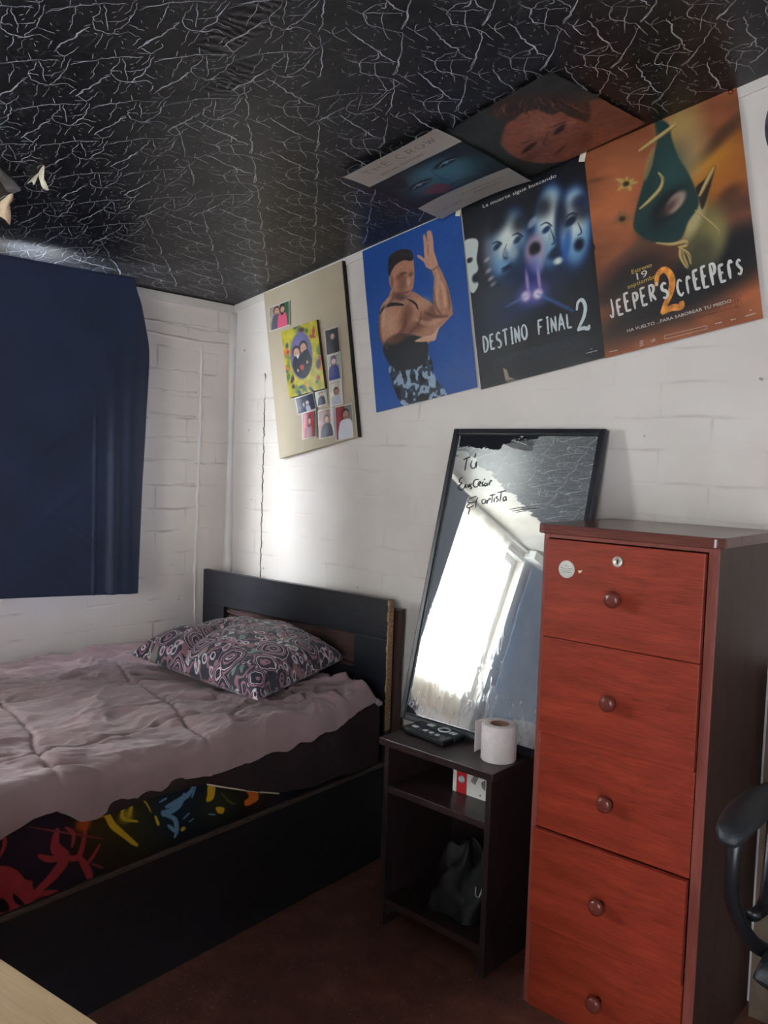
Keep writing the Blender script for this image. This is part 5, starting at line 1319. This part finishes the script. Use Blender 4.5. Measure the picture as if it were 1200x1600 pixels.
# ------------------------------------------------------------------ chest of drawers
def dresser():
    # local frame: origin at the front right lower corner, x leftwards negative
    r = empty('chest_of_drawers', (-.7032, 1.8434, 0), .0181, 'tall reddish brown five drawer chest in the right foreground', 'chest of drawers')
    W_ = .3933; D = .39; dz0 = 1.2021; dh = .2447; ZT = 1.2378
    xl, xr = -W_-.016, .024
    box('side_panel', xl, xl+.014, .004, D, 0, ZT-.024, M['stile'], r, .001)
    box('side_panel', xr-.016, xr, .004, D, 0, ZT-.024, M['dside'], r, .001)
    box('edge_strip', .0008, xr+.0005, -.001, .004, 0, ZT-.024, M['stile'], r, .0008)
    box('edge_strip', xl-.0005, xl+.015, -.001, .004, 0, ZT-.024, M['stile'], r, .0008)
    box('top_rail', xl+.014, xr-.016, .0, .016, dz0+.001, ZT-.024, M['stile'], r, .001)
    box('back_panel', xl+.014, xr-.016, D-.006, D, .02, ZT-.024, M['dside'], r, 0)
    box('plinth', xl+.014, xr-.016, .010, .024, 0, dz0-5*dh-.003 if dz0-5*dh > .01 else .0, M['dside'], r, 0) if dz0-5*dh > .01 else None
    # top with rounded corners
    bm = bmesh.new(); x0, x1, y0, y1 = xl-.012, xr+.012, -.022, D+.004; R_ = .022; pts = []
    for cx, cy, a0 in ((x1-R_, y0+R_, -90), (x1-.004, y1-.004, 0), (x0+.004, y1-.004, 90), (x0+R_, y0+R_, 180)):
        rr = R_ if cy < .1 else .004
        for k in range(9): a = math.radians(a0+k*90/8); pts.append((cx+rr*math.cos(a), cy+rr*math.sin(a)))
    a = [bm.verts.new((x, y, ZT-.024)) for x, y in pts]; b = [bm.verts.new((x, y, ZT)) for x, y in pts]
    bm.faces.new(a[::-1]); bm.faces.new(b)
    for i in range(len(a)): bm.faces.new((a[i], a[(i+1) % len(a)], b[(i+1) % len(a)], b[i]))
    bm_obj('top', bm, M['dtop'], r, bevel=.003, seg=3)
    out = (.016, .014, .003, .018, .006)     # how far each front stands proud
    for k in range(5):
        z1 = dz0-k*dh-.001; z0 = dz0-(k+1)*dh+.0012; y = -out[k]
        # drawer front, its own mesh with origin at the front for the grain to differ
        d = box('drawer', -W_/2, W_/2-.001, 0, .016, -(z1-z0)/2, (z1-z0)/2, M['red'], r, .0012)
        d.location = (-W_/2, y, (z0+z1)/2)
        boxes('drawer_tray', [(-W_/2+.01, W_/2-.01, .016, .022+.3, -(z1-z0)/2+.02, -(z1-z0)/2+.026), (-W_/2+.01, -W_/2+.018, .016, .32, -(z1-z0)/2+.02, .06), (W_/2-.018, W_/2-.01, .016, .32, -(z1-z0)/2+.02, .06)], M['dark'], d, 0)
        kz = (0 if k else 0)-.004
        lathe('knob', [(0, -.034), (.012, -.0335), (.0185, -.030), (.0198, -.024), (.017, -.018), (.009, -.012), (.0085, .0), (0, .0)], M['knob'], d, 28, (-.004, 0, kz), axis='Y')
        if k == 0:
            lathe('lock', [(0, -.003), (.0075, -.003), (.0085, -.0045), (.0115, -.0045), (.0128, -.003), (.0128, 0), (0, 0)], M['chrome'], d, 28, (-.006, 0, .083), axis='Y')
            box('keyhole', -.0075, -.0045, -.0046, -.004, .078, .088, M['dark'], d, 0)
            s_ = lathe('sticker', [(0, -.0012), (.0215, -.0012), (.0215, -.0002), (0, -.0002)], M['sticker'], d, 40, (-.138, 0, .051), axis='Y'); s_['label'] = 'round white sticker'
            rs = np.random.RandomState(2); V, F = [], []
            for y_, a_, b_, h_ in ((.0115, -.0025, .0015, .0015), (.0075, -.006, .0065, .0020), (.0015, -.016, .0155, .0018), (-.003, -.015, .012, .0018), (-.0075, -.010, .013, .0018)):
                x_ = a_
                while x_ < b_:
                    w_ = rs.uniform(.001, .0028); k_ = len(V); V += [(x_, y_), (x_+w_, y_), (x_+w_, y_+h_), (x_, y_+h_)]; F.append((k_, k_+1, k_+2, k_+3)); x_ += w_+.0009
            mesh('sticker_print', [(x_-.138, -.0016, y_+.051) for x_, y_ in V], F, M['greyink'], s_)
            mesh('scrape', [(-.108, -.0004, .051), (-.096, -.0004, .053), (-.099, -.0004, .048), (-.104, -.0004, .045)], [(0, 1, 2, 3)], M['cream'], d)
dresser()

# added tan panel, fills the tan-brown strip right of the chest
pn = box('added_panel', -.32, .32, -.010, .010, 0, .90, M['stripe']); pn.location = (-.348, 2.200, 0)
tag(pn, 'added plain tan panel standing against the wall behind the office chair', 'panel')

# ------------------------------------------------------------------ office chair at the right edge
def chair():
    c = (-.262, 1.80, 0)
    r = empty('office_chair', c, 0, 'black office chair with curved loop armrests, at the right edge', 'office chair'); r.rotation_euler = (0, 0, math.pi/2)
    for s in (-1, 1):
        y = .0+s*.26
        arm = empty('armrest', (0, 0, 0)); arm.parent = r; bpy.context.view_layer.update()
        # pad
        tube('arm_pad', [(-.262, y, .706), (-.245, y, .724), (-.19, y, .738), (-.10, y, .742), (.0, y, .735), (.03, y, .728)], [.014, .030, .037, .037, .032, .020], M['blackrough'], arm, 14, 5, .52)
        tube('arm_loop', [(-.215, y, .722), (-.228, y, .66), (-.215, y, .58), (-.170, y-s*.02, .50), (-.10, y-s*.05, .455), (-.02, y-s*.08, .45)], [.016, .0145, .0155, .018, .022, .022], M['black'], arm, 12, 6, .7)
        tube('arm_brace', [(-.02, y, .728), (-.01, y, .66), (-.05, y-s*.01, .58), (-.10, y-s*.02, .54), (-.165, y-s*.02, .545)], [.014, .012, .012, .014, .016], M['black'], arm, 12, 6, .7)
    # seat
    n = 60; s, t = np.meshgrid(np.linspace(-1, 1, n), np.linspace(-1, 1, n))
    e = (1-np.abs(s)**6)**.35*(1-np.abs(t)**6)**.35
    a = np.stack([s*.24*(1-.08*t**2), t*.23*(1-.06*s**2), .46+.045*e-.012*np.exp(-(s**2+t**2)*2)], -1); b = a.copy(); b[..., 2] = .46-.03*e
    P = np.concatenate([a, b[::-1]], 0); grid_mesh('seat', P, M['blackrough'], r)
    bk = a.copy()
    u, v = s, t
    P1 = np.stack([.27+.05*v**2*0+.06*(v+1)*.5-.02*u**2*-1, u*.22*(1-.12*v**2), .83+v*.24], -1); off = .028*(1-np.abs(u)**6)**.35*(1-np.abs(v)**6)**.35
    A_ = P1.copy(); A_[..., 0] -= off; B_ = P1.copy(); B_[..., 0] += off
    grid_mesh('backrest', np.concatenate([A_, B_[::-1]], 0), M['blackrough'], r)
    tube('back_support', [(.1, 0, .43), (.24, 0, .43), (.31, 0, .52), (.32, 0, .70)], .018, M['black'], r, 10)
    lathe('gas_column', [(0, .10), (.030, .10), (.030, .27), (.018, .27), (.018, .43), (0, .43)], M['steel'], r, 24)
    for k in range(5):
        a_ = 2*math.pi*k/5+.55; ca, sa = math.cos(a_), math.sin(a_)
        lg = tube('leg', [(.02*ca, .02*sa, .115), (.15*ca, .15*sa, .10), (.27*ca, .27*sa, .075)], [.026, .022, .016], M['black'], r, 10)
        w_ = lathe('caster', [(0, -.012), (.022, -.012), (.025, -.006), (.025, .006), (.022, .012), (0, .012)], M['black'], lg, 20, axis='Y')
        w_.location = (.27*ca, .27*sa, .0255+.0); w_.rotation_euler = (0, 0, a_)
        tube('caster_stem', [(.27*ca, .27*sa, .075), (.27*ca, .27*sa, .03)], .006, M['steel'], lg, 8, 1)
chair()

# ------------------------------------------------------------------ desk corner at bottom left
def desk():
    r = empty('desk', (-1.05, .1, 0), math.atan2(.025, .21), 'pale maple desk whose top shows in the lower left corner', 'desk')
    # back edge passes through (-1.064, .466) and (-.854, .491) at z .72
    yb = .366*math.cos(math.atan2(.025, .21))+.0
    box('desktop', -.55, .62, yb-.55, yb, .695, .72, M['desk'], r, .002)
    for x in (-.53, .58): box('side_panel', x, x+.02, yb-.53, yb-.02, 0, .695, M['desk'], r, .001)
    box('modesty_panel', -.51, .58, yb-.06, yb-.045, .30, .695, M['desk'], r, .001)
desk()
